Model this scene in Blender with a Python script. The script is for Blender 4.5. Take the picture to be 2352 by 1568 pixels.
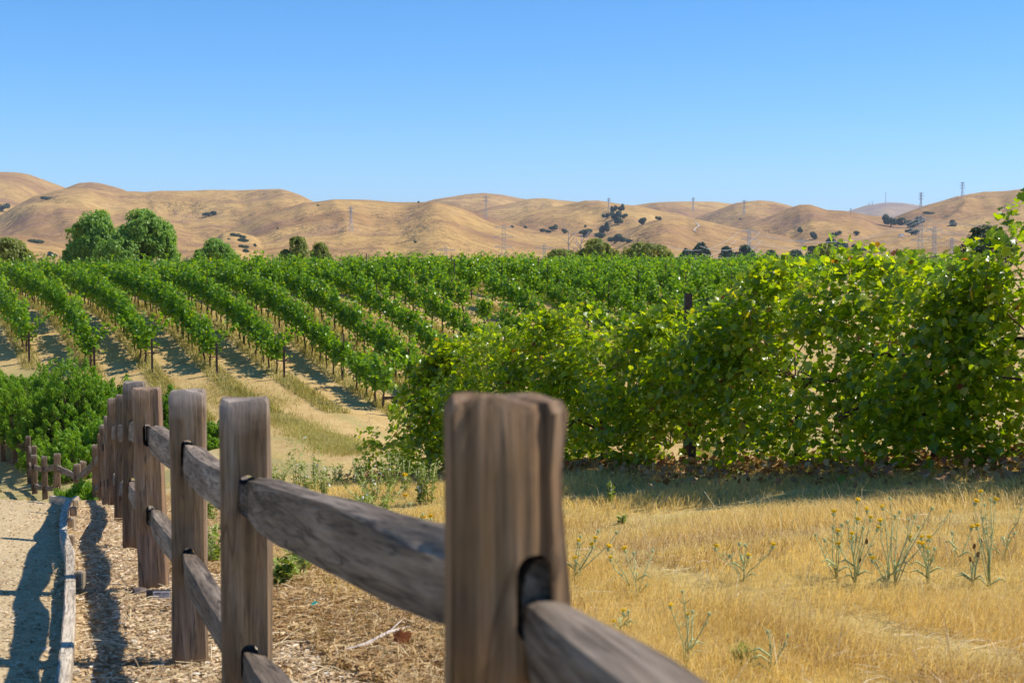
import bpy, bmesh, math, random
import numpy as np
from mathutils import Vector, Matrix, noise as mnoise

# ------------------------------------------------------------------ camera, world, sun
for o in list(bpy.data.objects):
    bpy.data.objects.remove(o)
SC = bpy.context.scene
COL = SC.collection
W, H = 1024, 682
F = 1407.0                       # focal length in pixels of the 1024 wide picture
VH = 257.0                       # picture row of the horizon
PITCH = math.atan((341.0 - VH) / F)
cam = bpy.data.cameras.new("camera")
cam.sensor_width = 36.0
cam.lens = F / W * 36.0
cam.clip_start, cam.clip_end = 0.05, 40000
cam.dof.use_dof = True
cam.dof.focus_distance = 17.0
cam.dof.aperture_fstop = 6.5
CAM = bpy.data.objects.new("camera", cam)
COL.objects.link(CAM)
CAM.location = (0, 0, 0)         # the eye is the origin; the ground by it is 1.6 m lower
CAM.rotation_euler = (math.pi / 2 - PITCH, 0, 0)
SC.camera = CAM

SUN_EL, SUN_AZ = math.radians(51.5), math.radians(4)      # azimuth from +X towards +Y
world = bpy.data.worlds.new("World")
SC.world = world
world.use_nodes = True
nt = world.node_tree
nt.nodes.clear()
sky = nt.nodes.new("ShaderNodeTexSky")
sky.sky_type = 'NISHITA'
sky.sun_disc = False
sky.sun_elevation = SUN_EL
sky.sun_rotation = math.pi / 2 - SUN_AZ
sky.altitude = 150
sky.air_density = 0.75
sky.dust_density = 0.0
sky.ozone_density = 7.0
bg = nt.nodes.new("ShaderNodeBackground")
bg.inputs['Strength'].default_value = 0.132
wo = nt.nodes.new("ShaderNodeOutputWorld")
hsv = nt.nodes.new("ShaderNodeHueSaturation")
hsv.inputs['Saturation'].default_value = 1.22
hsv.inputs['Hue'].default_value = 0.497
nt.links.new(sky.outputs[0], hsv.inputs['Color'])
nt.links.new(hsv.outputs[0], bg.inputs[0])
nt.links.new(bg.outputs[0], wo.inputs[0])

sl = bpy.data.lights.new("sun", 'SUN')
sl.energy = 4.5
sl.angle = math.radians(0.55)
sl.color = (1.0, 0.94, 0.84)
SUN = bpy.data.objects.new("sun", sl)
COL.objects.link(SUN)
SUN_DIR = Vector((math.cos(SUN_EL) * math.cos(SUN_AZ), math.cos(SUN_EL) * math.sin(SUN_AZ), math.sin(SUN_EL)))
SUN.rotation_euler = SUN_DIR.to_track_quat('Z', 'Y').to_euler()
SUN.location = (20, 0, 40)

SC.view_settings.view_transform = 'Standard'
SC.view_settings.look = 'None'
SC.view_settings.exposure = 0.50
SC.view_settings.gamma = 1.0
SC.render.engine = 'CYCLES'
SC.cycles.max_bounces = 10
SC.cycles.diffuse_bounces = 6
SC.cycles.transmission_bounces = 8
SC.cycles.transparent_max_bounces = 8
SC.cycles.volume_bounces = 0

# ------------------------------------------------------------------ helpers
rng = np.random.default_rng(7)
R = random.Random(11)
_c, _s = math.cos(PITCH), math.sin(PITCH)

def ray(u, v):
    x, y = (u - 512) / F, (341 - v) / F
    return np.array([x, _c + y * _s, -_s + y * _c])

def P(u, v, Y):
    d = ray(u, v)
    return d * (Y / d[1])

def px(p):
    p = np.asarray(p, float)
    X, Y, Z = p[..., 0], p[..., 1], p[..., 2]
    dep = Y * _c - Z * _s
    up = Y * _s + Z * _c
    return 512 + F * X / dep, 341 - F * up / dep

def q(x): return x * 1024.0 / 2352.0      # from the 2352 wide view to picture pixels

def tag(o, label=None, cat=None, group=None, kind=None):
    if label: o['label'] = label
    if cat: o['category'] = cat
    if group: o['group'] = group
    if kind: o['kind'] = kind
    return o

def link(o, parent=None):
    COL.objects.link(o)
    if parent is not None: o.parent = parent
    return o

def empty(name, loc=(0, 0, 0), rz=0.0):
    o = bpy.data.objects.new(name, None)
    o.empty_display_size = 0.1
    o.location = loc
    o.rotation_euler = (0, 0, rz)
    return link(o)

def mesh_np(name, V, polys_n, mat, smooth=False):
    """V (n,3); polys_n list of int arrays (m,k), one per polygon size."""
    me = bpy.data.meshes.new(name)
    V = np.asarray(V, np.float32)
    me.vertices.add(len(V))
    me.vertices.foreach_set('co', V.ravel())
    polys_n = [np.asarray(p, np.int32) for p in polys_n if len(p)]
    loops = np.concatenate([p.ravel() for p in polys_n])
    tot = np.concatenate([np.full(len(p), p.shape[1], np.int32) for p in polys_n])
    start = np.concatenate([[0], np.cumsum(tot)[:-1]]).astype(np.int32)
    me.loops.add(len(loops))
    me.loops.foreach_set('vertex_index', loops)
    me.polygons.add(len(tot))
    me.polygons.foreach_set('loop_start', start)
    me.polygons.foreach_set('loop_total', tot)
    if smooth:
        me.polygons.foreach_set('use_smooth', np.ones(len(tot), bool))
    me.update(calc_edges=True)
    if mat is not None:
        for m in (mat if isinstance(mat, (list, tuple)) else [mat]):
            me.materials.append(m)
    return me

class MB:
    """collects plain shapes into one mesh"""
    def __init__(self):
        self.V, self.F, self.M = [], [], []
    def add(self, V, F_, m=0):
        k = len(self.V)
        self.V += [tuple(v) for v in V]
        self.F += [tuple(i + k for i in f) for f in F_]
        self.M += [m] * len(F_)
    def tube(self, pts, rad, n=6, m=0, cap=True):
        pts = [Vector(p) for p in pts]
        if not hasattr(rad, '__len__'): rad = [rad] * len(pts)
        V, Fs = [], []
        up = Vector((0.31, 0.17, 0.93))
        for i, p in enumerate(pts):
            t = (pts[min(i + 1, len(pts) - 1)] - pts[max(i - 1, 0)]).normalized()
            a = t.cross(up)
            if a.length < 1e-3: a = t.cross(Vector((1, 0, 0)))
            a.normalize(); b = t.cross(a)
            for j in range(n):
                w = 2 * math.pi * j / n
                V.append(p + (a * math.cos(w) + b * math.sin(w)) * rad[i])
        for i in range(len(pts) - 1):
            for j in range(n):
                k = (j + 1) % n
                Fs.append((i * n + j, i * n + k, (i + 1) * n + k, (i + 1) * n + j))
        if cap:
            Fs.append(tuple(range(n - 1, -1, -1)))
            Fs.append(tuple((len(pts) - 1) * n + j for j in range(n)))
        self.add(V, Fs, m)
    def box(self, c, s, m=0, rot=None):
        V = []
        for z in (-1, 1):
            for y in (-1, 1):
                for x in (-1, 1):
                    p = Vector((x * s[0] / 2, y * s[1] / 2, z * s[2] / 2))
                    if rot is not None: p = rot @ p
                    V.append(p + Vector(c))
        self.add(V, [(0, 2, 3, 1), (4, 5, 7, 6), (0, 1, 5, 4), (2, 6, 7, 3), (0, 4, 6, 2), (1, 3, 7, 5)], m)
    def bar(self, a, b, w, h=None, m=0):
        a, b = Vector(a), Vector(b)
        d = b - a
        if d.length < 1e-6: return
        self.box((a + b) / 2, (d.length, w, h or w), m, d.to_track_quat('X', 'Z').to_matrix())
    def ball(self, c, r, m=0, sq=(1, 1, 1), n=6, k=4):
        V, Fs = [], []
        c = Vector(c)
        for i in range(k + 1):
            th = math.pi * i / k
            for j in range(n):
                w = 2 * math.pi * j / n
                V.append(c + Vector((math.sin(th) * math.cos(w) * sq[0], math.sin(th) * math.sin(w) * sq[1], math.cos(th) * sq[2])) * r)
        for i in range(k):
            for j in range(n):
                Fs.append((i * n + j, (i + 1) * n + j, (i + 1) * n + (j + 1) % n, i * n + (j + 1) % n))
        self.add(V, Fs, m)
    def mesh(self, name, mats, smooth=False):
        me = bpy.data.meshes.new(name)
        me.from_pydata([tuple(v) for v in self.V], [], self.F)
        for m in (mats if isinstance(mats, (list, tuple)) else [mats]): me.materials.append(m)
        me.polygons.foreach_set('material_index', self.M)
        if smooth: me.polygons.foreach_set('use_smooth', [True] * len(self.F))
        me.update()
        return me
    def build(self, name, mats, parent=None, smooth=False):
        return link(bpy.data.objects.new(name, self.mesh(name, mats, smooth)), parent)

def obj(name, me, parent=None):
    return link(bpy.data.objects.new(name, me), parent)

def copy_tree(o, parent=None):
    c = o.copy(); COL.objects.link(c)
    if parent is not None: c.parent = parent
    for ch in list(o.children): copy_tree(ch, c)
    return c

# value noise, vectorised
def _h(ix, iy, seed):
    n = (ix.astype(np.int64) * 374761393 + iy.astype(np.int64) * 668265263 + seed * 974711) & 0x7fffffff
    n = ((n ^ (n >> 13)) * 1274126177) & 0x7fffffff
    return ((n ^ (n >> 16)) & 0xffff) / 65535.0
def vn(x, y, seed=0):
    x, y = np.asarray(x, float), np.asarray(y, float)
    ix, iy = np.floor(x), np.floor(y)
    fx, fy = x - ix, y - iy
    fx = fx * fx * fx * (fx * (fx * 6 - 15) + 10); fy = fy * fy * fy * (fy * (fy * 6 - 15) + 10)
    a, b = _h(ix, iy, seed), _h(ix + 1, iy, seed)
    c, d = _h(ix, iy + 1, seed), _h(ix + 1, iy + 1, seed)
    return a + (b - a) * fx + (c - a) * fy + (a - b - c + d) * fx * fy
def fbm(x, y, seed=0, oct=4):
    s, a, t = 0, 1.0, 0
    for i in range(oct):
        s = s + a * vn(x * 2 ** i, y * 2 ** i, seed + i * 17); t += a; a *= 0.5
    return s / t

# ------------------------------------------------------------------ materials
def new_mat(name):
    m = bpy.data.materials.new(name); m.use_nodes = True
    t = m.node_tree; t.nodes.clear()
    out = t.nodes.new("ShaderNodeOutputMaterial")
    return m, t, out
def N(t, typ, **kw):
    n = t.nodes.new(typ)
    for k, v in kw.items():
        if k in n.inputs: n.inputs[k].default_value = v
        else: setattr(n, k, v)
    return n
def ramp(t, src, stops, interp='LINEAR'):
    r = t.nodes.new("ShaderNodeValToRGB")
    r.color_ramp.interpolation = interp
    e = r.color_ramp.elements
    while len(e) > 1: e.remove(e[-1])
    e[0].position = stops[0][0]; e[0].color = (*stops[0][1], 1)
    for p, c in stops[1:]:
        x = e.new(p); x.color = (*c, 1)
    t.links.new(src, r.inputs[0])
    return r.outputs[0]
def mixc(t, fac, a, b, typ='MIX'):
    n = t.nodes.new("ShaderNodeMix"); n.data_type = 'RGBA'; n.blend_type = typ
    for i, s in ((0, fac), (6, a), (7, b)):
        if hasattr(s, 'is_output'): t.links.new(s, n.inputs[i])
        elif i == 0: n.inputs[0].default_value = s
        else: n.inputs[i].default_value = (*s, 1)
    return n.outputs[2]
def mathn(t, op, a, b=0.0, clamp=False):
    n = t.nodes.new("ShaderNodeMath"); n.operation = op; n.use_clamp = clamp
    for i, s in ((0, a), (1, b)):
        if hasattr(s, 'is_output'): t.links.new(s, n.inputs[i])
        else: n.inputs[i].default_value = s
    return n.outputs[0]
def noise_tex(t, scale, detail=4, rough=0.55, vec=None, dist=0.0):
    n = N(t, "ShaderNodeTexNoise", Scale=scale, Detail=detail, Roughness=rough, Distortion=dist)
    if vec is not None: t.links.new(vec, n.inputs['Vector'])
    return n.outputs[0]
def coords(t, scale=(1, 1, 1), which='Object'):
    c = t.nodes.new("ShaderNodeTexCoord")
    m = t.nodes.new("ShaderNodeMapping"); m.inputs['Scale'].default_value = scale
    t.links.new(c.outputs[which], m.inputs[0])
    return m.outputs[0]
def bump(t, h, strength=0.5, dist=0.02):
    b = N(t, "ShaderNodeBump", Strength=strength, Distance=dist)
    t.links.new(h, b.inputs['Height'])
    return b.outputs[0]
def principled(t, out, color, rough=0.8, normal=None, spec=0.3):
    b = t.nodes.new("ShaderNodeBsdfPrincipled")
    if hasattr(color, 'is_output'): t.links.new(color, b.inputs['Base Color'])
    else: b.inputs['Base Color'].default_value = (*color, 1)
    if hasattr(rough, 'is_output'): t.links.new(rough, b.inputs['Roughness'])
    else: b.inputs['Roughness'].default_value = rough
    b.inputs['Specular IOR Level'].default_value = spec
    if normal is not None: t.links.new(normal, b.inputs['Normal'])
    if out is not None: t.links.new(b.outputs[0], out.inputs[0])
    return b
def flat_mat(name, col, rough=0.8, spec=0.3, var=0.25, scale=30, metal=0.0):
    m, t, out = new_mat(name)
    n = noise_tex(t, scale, 4, 0.6, coords(t))
    lo = tuple(c * (1 - var) for c in col); hi = tuple(min(1, c * (1 + var)) for c in col)
    b = principled(t, out, ramp(t, n, [(0.3, lo), (0.7, hi)]), rough, bump(t, n, 0.3, 0.01), spec)
    b.inputs['Metallic'].default_value = metal
    return m
def leaf_mat(name, stops, trans=0.35, tcol=None, rough=0.45, spec=0.5, big=None):
    """leaf colours vary from leaf to leaf; light passes through the blade"""
    m, t, out = new_mat(name)
    g = t.nodes.new("ShaderNodeNewGeometry")
    c = ramp(t, g.outputs['Random Per Island'], stops)
    if big:
        n = noise_tex(t, big, 2, 0.5, coords(t, which='Object'))
        c = mixc(t, ramp(t, n, [(0.35, (0, 0, 0)), (0.65, (1, 1, 1))]), mixc(t, 0.55, c, (0.6, 0.6, 0.6), 'MULTIPLY'), c)
    b = principled(t, None, c, rough, None, spec)
    tr = t.nodes.new("ShaderNodeBsdfTranslucent")
    tc = mixc(t, 1.0, c, tcol or (1.6, 1.5, 0.6), 'MULTIPLY')
    t.links.new(tc, tr.inputs[0])
    mx = t.nodes.new("ShaderNodeMixShader"); mx.inputs[0].default_value = trans
    t.links.new(b.outputs[0], mx.inputs[1]); t.links.new(tr.outputs[0], mx.inputs[2])
    t.links.new(mx.outputs[0], out.inputs[0])
    return m
def wood_mat(name, dark, mid, pale, axis='Z', stain=None, bleach=True):
    m, t, out = new_mat(name)
    sc = {'Z': (1, 1, 0.06), 'X': (0.06, 1, 1)}[axis]
    oi = t.nodes.new("ShaderNodeObjectInfo")
    v = coords(t, sc)
    ad = t.nodes.new("ShaderNodeVectorMath"); ad.operation = 'ADD'
    cb = t.nodes.new("ShaderNodeCombineXYZ")
    r10 = mathn(t, 'MULTIPLY', oi.outputs['Random'], 37.0)
    for i in range(3): t.links.new(r10, cb.inputs[i])
    t.links.new(v, ad.inputs[0]); t.links.new(cb.outputs[0], ad.inputs[1])
    fine = noise_tex(t, 90, 6, 0.65, ad.outputs[0], 0.4)
    broad = noise_tex(t, 22, 4, 0.6, ad.outputs[0], 0.6)
    blot = noise_tex(t, 5, 3, 0.6, coords(t))
    c = ramp(t, broad, [(0.25, dark), (0.5, mid), (0.75, pale)])
    c = mixc(t, 0.85, c, ramp(t, fine, [(0.32, (0.22, 0.20, 0.19)), (0.52, (1, 1, 1)), (0.75, (1.35, 1.32, 1.28))]), 'MULTIPLY')
    c2_ = noise_tex(t, 11, 2, 0.5, ad.outputs[0], 0.1)
    c = mixc(t, ramp(t, c2_, [(0.545, (0, 0, 0)), (0.552, (0.85, 0.85, 0.85)), (0.562, (0, 0, 0))]), c, (0.025, 0.016, 0.012))
    cr_ = noise_tex(t, 26, 3, 0.5, ad.outputs[0], 0.25)
    c = mixc(t, ramp(t, cr_, [(0.585, (0, 0, 0)), (0.60, (0.8, 0.8, 0.8)), (0.625, (0, 0, 0))]), c, (0.03, 0.02, 0.015))
    if stain:
        c = mixc(t, ramp(t, blot, [(0.42, (0, 0, 0)), (0.62, (0.85, 0.85, 0.85))]), c, mixc(t, 0.6, c, stain, 'MIX'))
    vk = N(t, "ShaderNodeTexVoronoi", Scale=5.5)
    t.links.new(coords(t, (1, 1, 0.45) if axis == 'Z' else (0.45, 1, 1)), vk.inputs['Vector'])
    sk = t.nodes.new("ShaderNodeSeparateColor"); t.links.new(vk.outputs['Color'], sk.inputs[0])
    kn = mathn(t, 'MULTIPLY', mathn(t, 'LESS_THAN', vk.outputs['Distance'], 0.055), mathn(t, 'GREATER_THAN', sk.outputs[0], 0.72))
    c = mixc(t, mathn(t, 'MULTIPLY', kn, 0.75), c, (0.05, 0.03, 0.018))
    if axis == 'Z' and stain and bleach:          # bleached wood at the top of the posts
        tc = t.nodes.new("ShaderNodeTexCoord"); sz = t.nodes.new("ShaderNodeSeparateXYZ"); t.links.new(tc.outputs['Object'], sz.inputs[0])
        w = mathn(t, 'MULTIPLY', mathn(t, 'SUBTRACT', mathn(t, 'ADD', sz.outputs[2], mathn(t, 'MULTIPLY', blot, 0.55)), 1.36), 7.0, True)
        c = mixc(t, mathn(t, 'MULTIPLY', w, 0.6), c, (0.36, 0.31, 0.28))
    hs = N(t, "ShaderNodeHueSaturation")
    vv = mathn(t, 'ADD', mathn(t, 'MULTIPLY', oi.outputs['Random'], 0.45), 0.78)
    t.links.new(vv, hs.inputs['Value']); t.links.new(c, hs.inputs['Color'])
    h = mathn(t, 'ADD', mathn(t, 'MULTIPLY', fine, 0.6), broad)
    principled(t, out, hs.outputs[0], 0.85, bump(t, h, 1.0, 0.006), 0.25)
    return m

MAT = {}
MAT['post_wood'] = wood_mat("weathered_post_wood", (0.085, 0.055, 0.034), (0.185, 0.124, 0.078), (0.32, 0.245, 0.18), 'Z', (0.22, 0.13, 0.055))
MAT['near_wood'] = wood_mat("nearest_post_wood", (0.085, 0.048, 0.026), (0.20, 0.12, 0.066), (0.33, 0.235, 0.155), 'Z', (0.24, 0.13, 0.05), False)
MAT['rail_wood'] = wood_mat("weathered_rail_wood", (0.075, 0.053, 0.036), (0.18, 0.135, 0.096), (0.36, 0.29, 0.225), 'X')
MAT['red_wood'] = wood_mat("reddish_post_wood", (0.20, 0.12, 0.075), (0.32, 0.20, 0.13), (0.42, 0.30, 0.22), 'Z', (0.38, 0.21, 0.07))
MAT['board'] = wood_mat("pale_board_wood", (0.34, 0.27, 0.19), (0.46, 0.38, 0.28), (0.56, 0.48, 0.37), 'X')
MAT['stake'] = wood_mat("stake_wood", (0.25, 0.18, 0.11), (0.40, 0.31, 0.21), (0.55, 0.46, 0.34), 'Z')
MAT['bark'] = flat_mat("dark_bark", (0.075, 0.05, 0.035), 0.95, 0.1, 0.5, 25)
MAT['vine_bark'] = flat_mat("vine_bark", (0.07, 0.045, 0.032), 0.95, 0.1, 0.5, 25)
MAT['cane'] = flat_mat("vine_cane", (0.24, 0.14, 0.07), 0.7, 0.3, 0.35, 20)
MAT['rust'] = flat_mat("rusted_steel", (0.055, 0.022, 0.017), 0.6, 0.4, 0.4, 40)
MAT['steel'] = flat_mat("grey_steel", (0.42, 0.42, 0.43), 0.55, 0.5, 0.15, 10)
MAT['wire'] = flat_mat("dark_wire", (0.05, 0.05, 0.05), 0.5, 0.4, 0.2, 10)
MAT['hose'] = flat_mat("black_hose", (0.04, 0.035, 0.035), 0.6, 0.3, 0.2, 10)
MAT['rowleaf'] = leaf_mat("row_vine_leaf", [(0, (0.09, 0.19, 0.008)), (0.4, (0.145, 0.275, 0.010)), (0.75, (0.205, 0.34, 0.014)), (0.95, (0.25, 0.37, 0.02)), (1, (0.40, 0.30, 0.03))], 0.50, (1.7, 1.6, 0.5), 0.32, 0.5)
MAT['bigleaf'] = leaf_mat("overgrown_vine_leaf", [(0, (0.085, 0.16, 0.008)), (0.35, (0.155, 0.25, 0.010)), (0.72, (0.23, 0.33, 0.012)), (0.93, (0.32, 0.385, 0.02)), (0.988, (0.27, 0.25, 0.03)), (0.995, (0.24, 0.09, 0.03)), (1, (0.18, 0.06, 0.03))], 0.62, (2.2, 1.9, 0.3), 0.30, 0.8)
MAT['willow'] = leaf_mat("pepper_tree_leaf", [(0, (0.13, 0.24, 0.03)), (0.5, (0.19, 0.34, 0.05)), (1, (0.28, 0.42, 0.09))], 0.42, None, 0.5, 0.4)
MAT['willow_pale'] = leaf_mat("pale_willow_leaf", [(0, (0.14, 0.18, 0.03)), (0.5, (0.21, 0.25, 0.05)), (1, (0.29, 0.31, 0.08))], 0.42, None, 0.5, 0.4)
MAT['oak'] = leaf_mat("oak_leaf", [(0, (0.022, 0.055, 0.020)), (0.6, (0.040, 0.085, 0.028)), (1, (0.07, 0.12, 0.04))], 0.2, None, 0.5, 0.3)
MAT['shrub'] = leaf_mat("coyote_brush_leaf", [(0, (0.12, 0.23, 0.012)), (0.5, (0.18, 0.33, 0.016)), (0.85, (0.24, 0.39, 0.02)), (1, (0.32, 0.36, 0.04))], 0.5, (1.5, 1.5, 0.5), 0.45, 0.4)
MAT['weed'] = leaf_mat("weed_leaf", [(0, (0.14, 0.20, 0.03)), (0.6, (0.24, 0.31, 0.06)), (1, (0.36, 0.40, 0.14))], 0.35, None, 0.6, 0.2)
MAT['thistle'] = flat_mat("thistle_stem", (0.42, 0.45, 0.20), 0.7, 0.3, 0.3, 30)
MAT['yellow'] = flat_mat("yellow_flower", (0.85, 0.55, 0.01), 0.6, 0.3, 0.15, 60)
MAT['white'] = flat_mat("white_petal", (0.75, 0.75, 0.72), 0.6, 0.3, 0.1, 60)
MAT['brownhead'] = flat_mat("brown_seed_head", (0.16, 0.08, 0.03), 0.9, 0.1, 0.3, 60)
# ------------------------------------------------------------------ terrain
FENCE = []          # (u, top v, Y, base v or None) of each fence post in the picture
_fp = [(503.5, 397, 1.8, None), (244.5, 398.4, 4.1, None), (187, 389.7, 6.0, 664), (151.5, 387.5, 7.7, 590), (131, 381, 10.0, 547.7),
       (120.7, 394.5, 12.0, None), (114.5, 398, 14.2, None), (110, 415.8, 16.5, None), (106.5, 424.6, 18.8, None), (102.5, 433.4, 22.0, 499),
       (95.8, 444.3, 24.8, None), (77, 463.5, 30.0, None), (72, 460, 31.5, None), (56.4, 453, 33.0, None), (44.6, 455.7, 34.5, 502),
       (34.2, 454.4, 36.5, 498.7), (33.0, 445.5, 39.0, None), (28.8, 435.5, 41.0, 474.3), (26.0, 430.8, 44.0, None), (14.0, 436, 44.5, None), (3.0, 437, 45.0, None)]
for u, vt, Y, vb in _fp:
    top = P(u, vt, Y)
    hgt = (top - P(u, vb, Y))[2] if vb else {1.8: 1.3, 4.1: 1.17}.get(Y, 1.12)
    FENCE.append((top[0], Y, top[2], top[2] - hgt))

_mY = np.array([-30, 0, 3, 6, 10, 13, 17, 22, 28, 34, 40, 45, 50, 55, 60, 68, 80, 100, 140, 200, 300, 450, 9000.])
_mZ = np.array([-1.2, -1.5, -1.62, -1.72, -2.0, -2.28, -2.85, -3.6, -4.3, -4.7, -4.75, -4.55, -4.1, -3.0, -2.25, -1.8, -1.55, -1.9, -2.8, -4.2, -7, -11, -12.])
_g = np.linspace(-30, 460, 4901)
_gz = np.interp(_g, _mY, _mZ)
_k = np.exp(-0.5 * (np.arange(-30, 31) / 12.0) ** 2); _k /= _k.sum()
_gz = np.convolve(np.pad(_gz, 30, mode='edge'), _k, mode='valid')
def mean_z(Y): return np.interp(Y, np.append(_g, 9000), np.append(_gz, -12))

CP = [(x, y, b) for x, y, t, b in FENCE]
CP += [(-3, 6, -1.74), (-5, 9, -1.95), (-4.4, 13, -2.28), (-8, 13, -2.3), (-7.5, 17, -3.0), (-10, 22, -3.95), (-15, 36, -6.25), (-18, 40, -6.3),
       (3, 5.5, -1.62), (6, 8, -1.6), (0.3, 8, -1.8), (2.5, 9, -1.72), (9, 12, -1.6), (6, 14, -1.75)]
for u, v, Y in [(1024, 464, 12.0), (852, 468, 14.0), (700, 470, 16.4), (540, 474, 19.6), (385, 480, 25.0), (385, 493, 17.5), (330, 444, 34), (280, 402, 44.5),
                (360, 462, 29), (381, 412.5, 45.7), (395, 421, 44.6), (362, 438, 38.5), (420, 415, 45),
                (30.4, 361.5, 53), (92.8, 364.5, 51), (154.5, 373.4, 51), (219.6, 378.7, 50), (281.5, 384.4, 49), (364.6, 390, 47),
                (63.9, 334.2, 56.7), (42.1, 313.6, 62), (19.1, 296.9, 68.8), (7.7, 290, 72.7), (116.3, 292.6, 66.7), (224.7, 298.8, 62.9), (264.1, 321.3, 57.4),
                (304.8, 350.5, 52.7), (340.2, 334.7, 54.8), (298.6, 312.7, 59.4), (285.6, 298.8, 61), (390, 367, 50.1), (389.5, 328.5, 55.2), (412, 315, 58),
                (374, 290, 62), (513, 310, 60), (602, 304, 62), (668, 310, 61), (708, 288, 75), (900, 288, 75), (20, 294, 86), (250, 290, 86), (350, 287, 80), (500, 284, 86), (750, 284, 86), (950, 285, 86), (0, 299, 105), (250, 291, 105), (500, 285, 105), (800, 283, 105), (300, 289, 72), (450, 287, 70), (150, 292, 74),
                (-200, 360, 54), (1200, 300, 62)]:
    CP.append(tuple(P(u, v, Y)))
CP = np.array(CP)
def _qc(X, Y):
    Yc = np.maximum(Y, -3.5) + 6
    return np.stack([4 * X / Yc, 4 * np.log(Yc)], -1)
_A = _qc(CP[:, 0], CP[:, 1])
_D2 = ((_A[:, None] - _A[None]) ** 2).sum(-1)
_w = np.linalg.solve(np.exp(-_D2 / (2 * 0.75 ** 2)) + 0.004 * np.eye(len(CP)), CP[:, 2] - mean_z(CP[:, 1]))
def zt(X, Y):
    X, Y = np.asarray(X, float), np.asarray(Y, float)
    sh = np.broadcast(X, Y).shape
    X, Y = np.broadcast_to(X, sh).ravel(), np.broadcast_to(Y, sh).ravel()
    out = np.empty(len(X))
    for i in range(0, len(X), 20000):
        qq = _qc(X[i:i + 20000], Y[i:i + 20000])
        d2 = ((qq[:, None] - _A[None]) ** 2).sum(-1)
        out[i:i + 20000] = mean_z(Y[i:i + 20000]) + np.exp(-d2 / (2 * 0.75 ** 2)) @ _w
    # small bumps, ruts
    out += (fbm(X * 0.8, Y * 0.8, 3, 3) - 0.5) * 0.10 * np.clip(1.3 - Y / 60, 0.2, 1)
    return out.reshape(sh)
def z1(X, Y): return float(zt(np.array([X]), np.array([Y]))[0])
def at(u, v, y0=3.0, y1=70.0):
    """the ground point seen at a picture pixel"""
    d = ray(u, v); d = d / d[1]
    Ys = np.geomspace(y0, y1, 700)
    g = zt(d[0] * Ys, Ys)
    below = np.nonzero(d[2] * Ys < g)[0]
    i = below[0] if len(below) else len(Ys) - 1
    Y = Ys[i]
    return Vector((d[0] * Y, Y, g[i]))

# distances to the fence line and the overgrown row
FL = np.array([(0.6, -1.5)] + [(a, b) for a, b, c, d in FENCE])
def dist_line(X, Y, L):
    """signed: positive on the right of the line when walking away from the camera"""
    best = np.full(np.shape(X), 1e9); sg = np.ones(np.shape(X))
    for (x0, y0), (x1, y1) in zip(L[:-1], L[1:]):
        dx, dy = x1 - x0, y1 - y0
        t = np.clip(((X - x0) * dx + (Y - y0) * dy) / (dx * dx + dy * dy), 0, 1)
        ex, ey = X - x0 - t * dx, Y - y0 - t * dy
        d = np.hypot(ex, ey); s = np.sign(dy * ex - dx * ey)
        m = d < best
        best = np.where(m, d, best); sg = np.where(m, s, sg)
    return best * sg
RX0, RY0, RS = 4.37, 12.0, -0.51       # overgrown row: X = RX0 + RS (Y - RY0)
def rowR(Y): return RX0 + RS * (Y - RY0)
C0, CS = 8.3, 2.06                      # planted rows: X = c - 0.5 Y
ROW_START = [53.2, 51.2, 51, 50, 49, 44.6]
def vineyard_start(X, Y):
    c = X + 0.5 * Y
    return np.interp((c - C0) / CS, [-4, 0, 1, 2, 3, 4, 5, 6, 9], [56, 52.6, 50.8, 50.4, 49.4, 48.4, 44.2, 42, 36])

def zones(X, Y):
    n1 = fbm(X * 0.9, Y * 0.9, 21, 3); n2 = fbm(X * 0.25, Y * 0.25, 5, 3); n3 = fbm(X * 2.5, Y * 2.5, 9, 3)
    d = dist_line(X, Y, FL) + (n1 - 0.5) * 0.25
    sm = lambda e0, e1, x: np.clip((x - e0) / (e1 - e0), 0, 1)
    path = 1 - sm(-0.52, -0.40, d)
    mulch = sm(-0.52, -0.40, d) * (1 - sm(0.9, 1.7, d + (n1 - 0.5) * 1.2 - 0.012 * Y))
    rs = (X - RX0 - RS * (Y - RY0)) * 0.89        # >0 behind the row
    yard = sm(-0.5, 0.7, Y - vineyard_start(X, Y) + (n1 - 0.5) * 1.5)
    yard = np.maximum(yard, sm(-0.1, 0.5, rs) * sm(20, 24, Y - rs * 0.0) * 0 + sm(0.2, 0.9, rs) * (Y < 60))
    edge = 20.5 - 0.8 * np.clip((X + 2), -6, 3) + (n1 - 0.5) * 4
    head = sm(-1, 1.2, Y - edge) * (1 - yard)
    head = np.where(rs > 0.3, 0, head)
    path = path * (1 - yard); mulch = mulch * (1 - head * sm(14, 22, Y)) * (1 - yard)
    green = np.clip(sm(0.50, 0.62, n2) * head * 0.8 + 0.6 * sm(0.55, 0.65, n1) * (d > 0.3) * sm(8, 11, Y) * (1 - sm(18, 24, Y)), 0, 1)
    return path, mulch, yard, head, green

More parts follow.
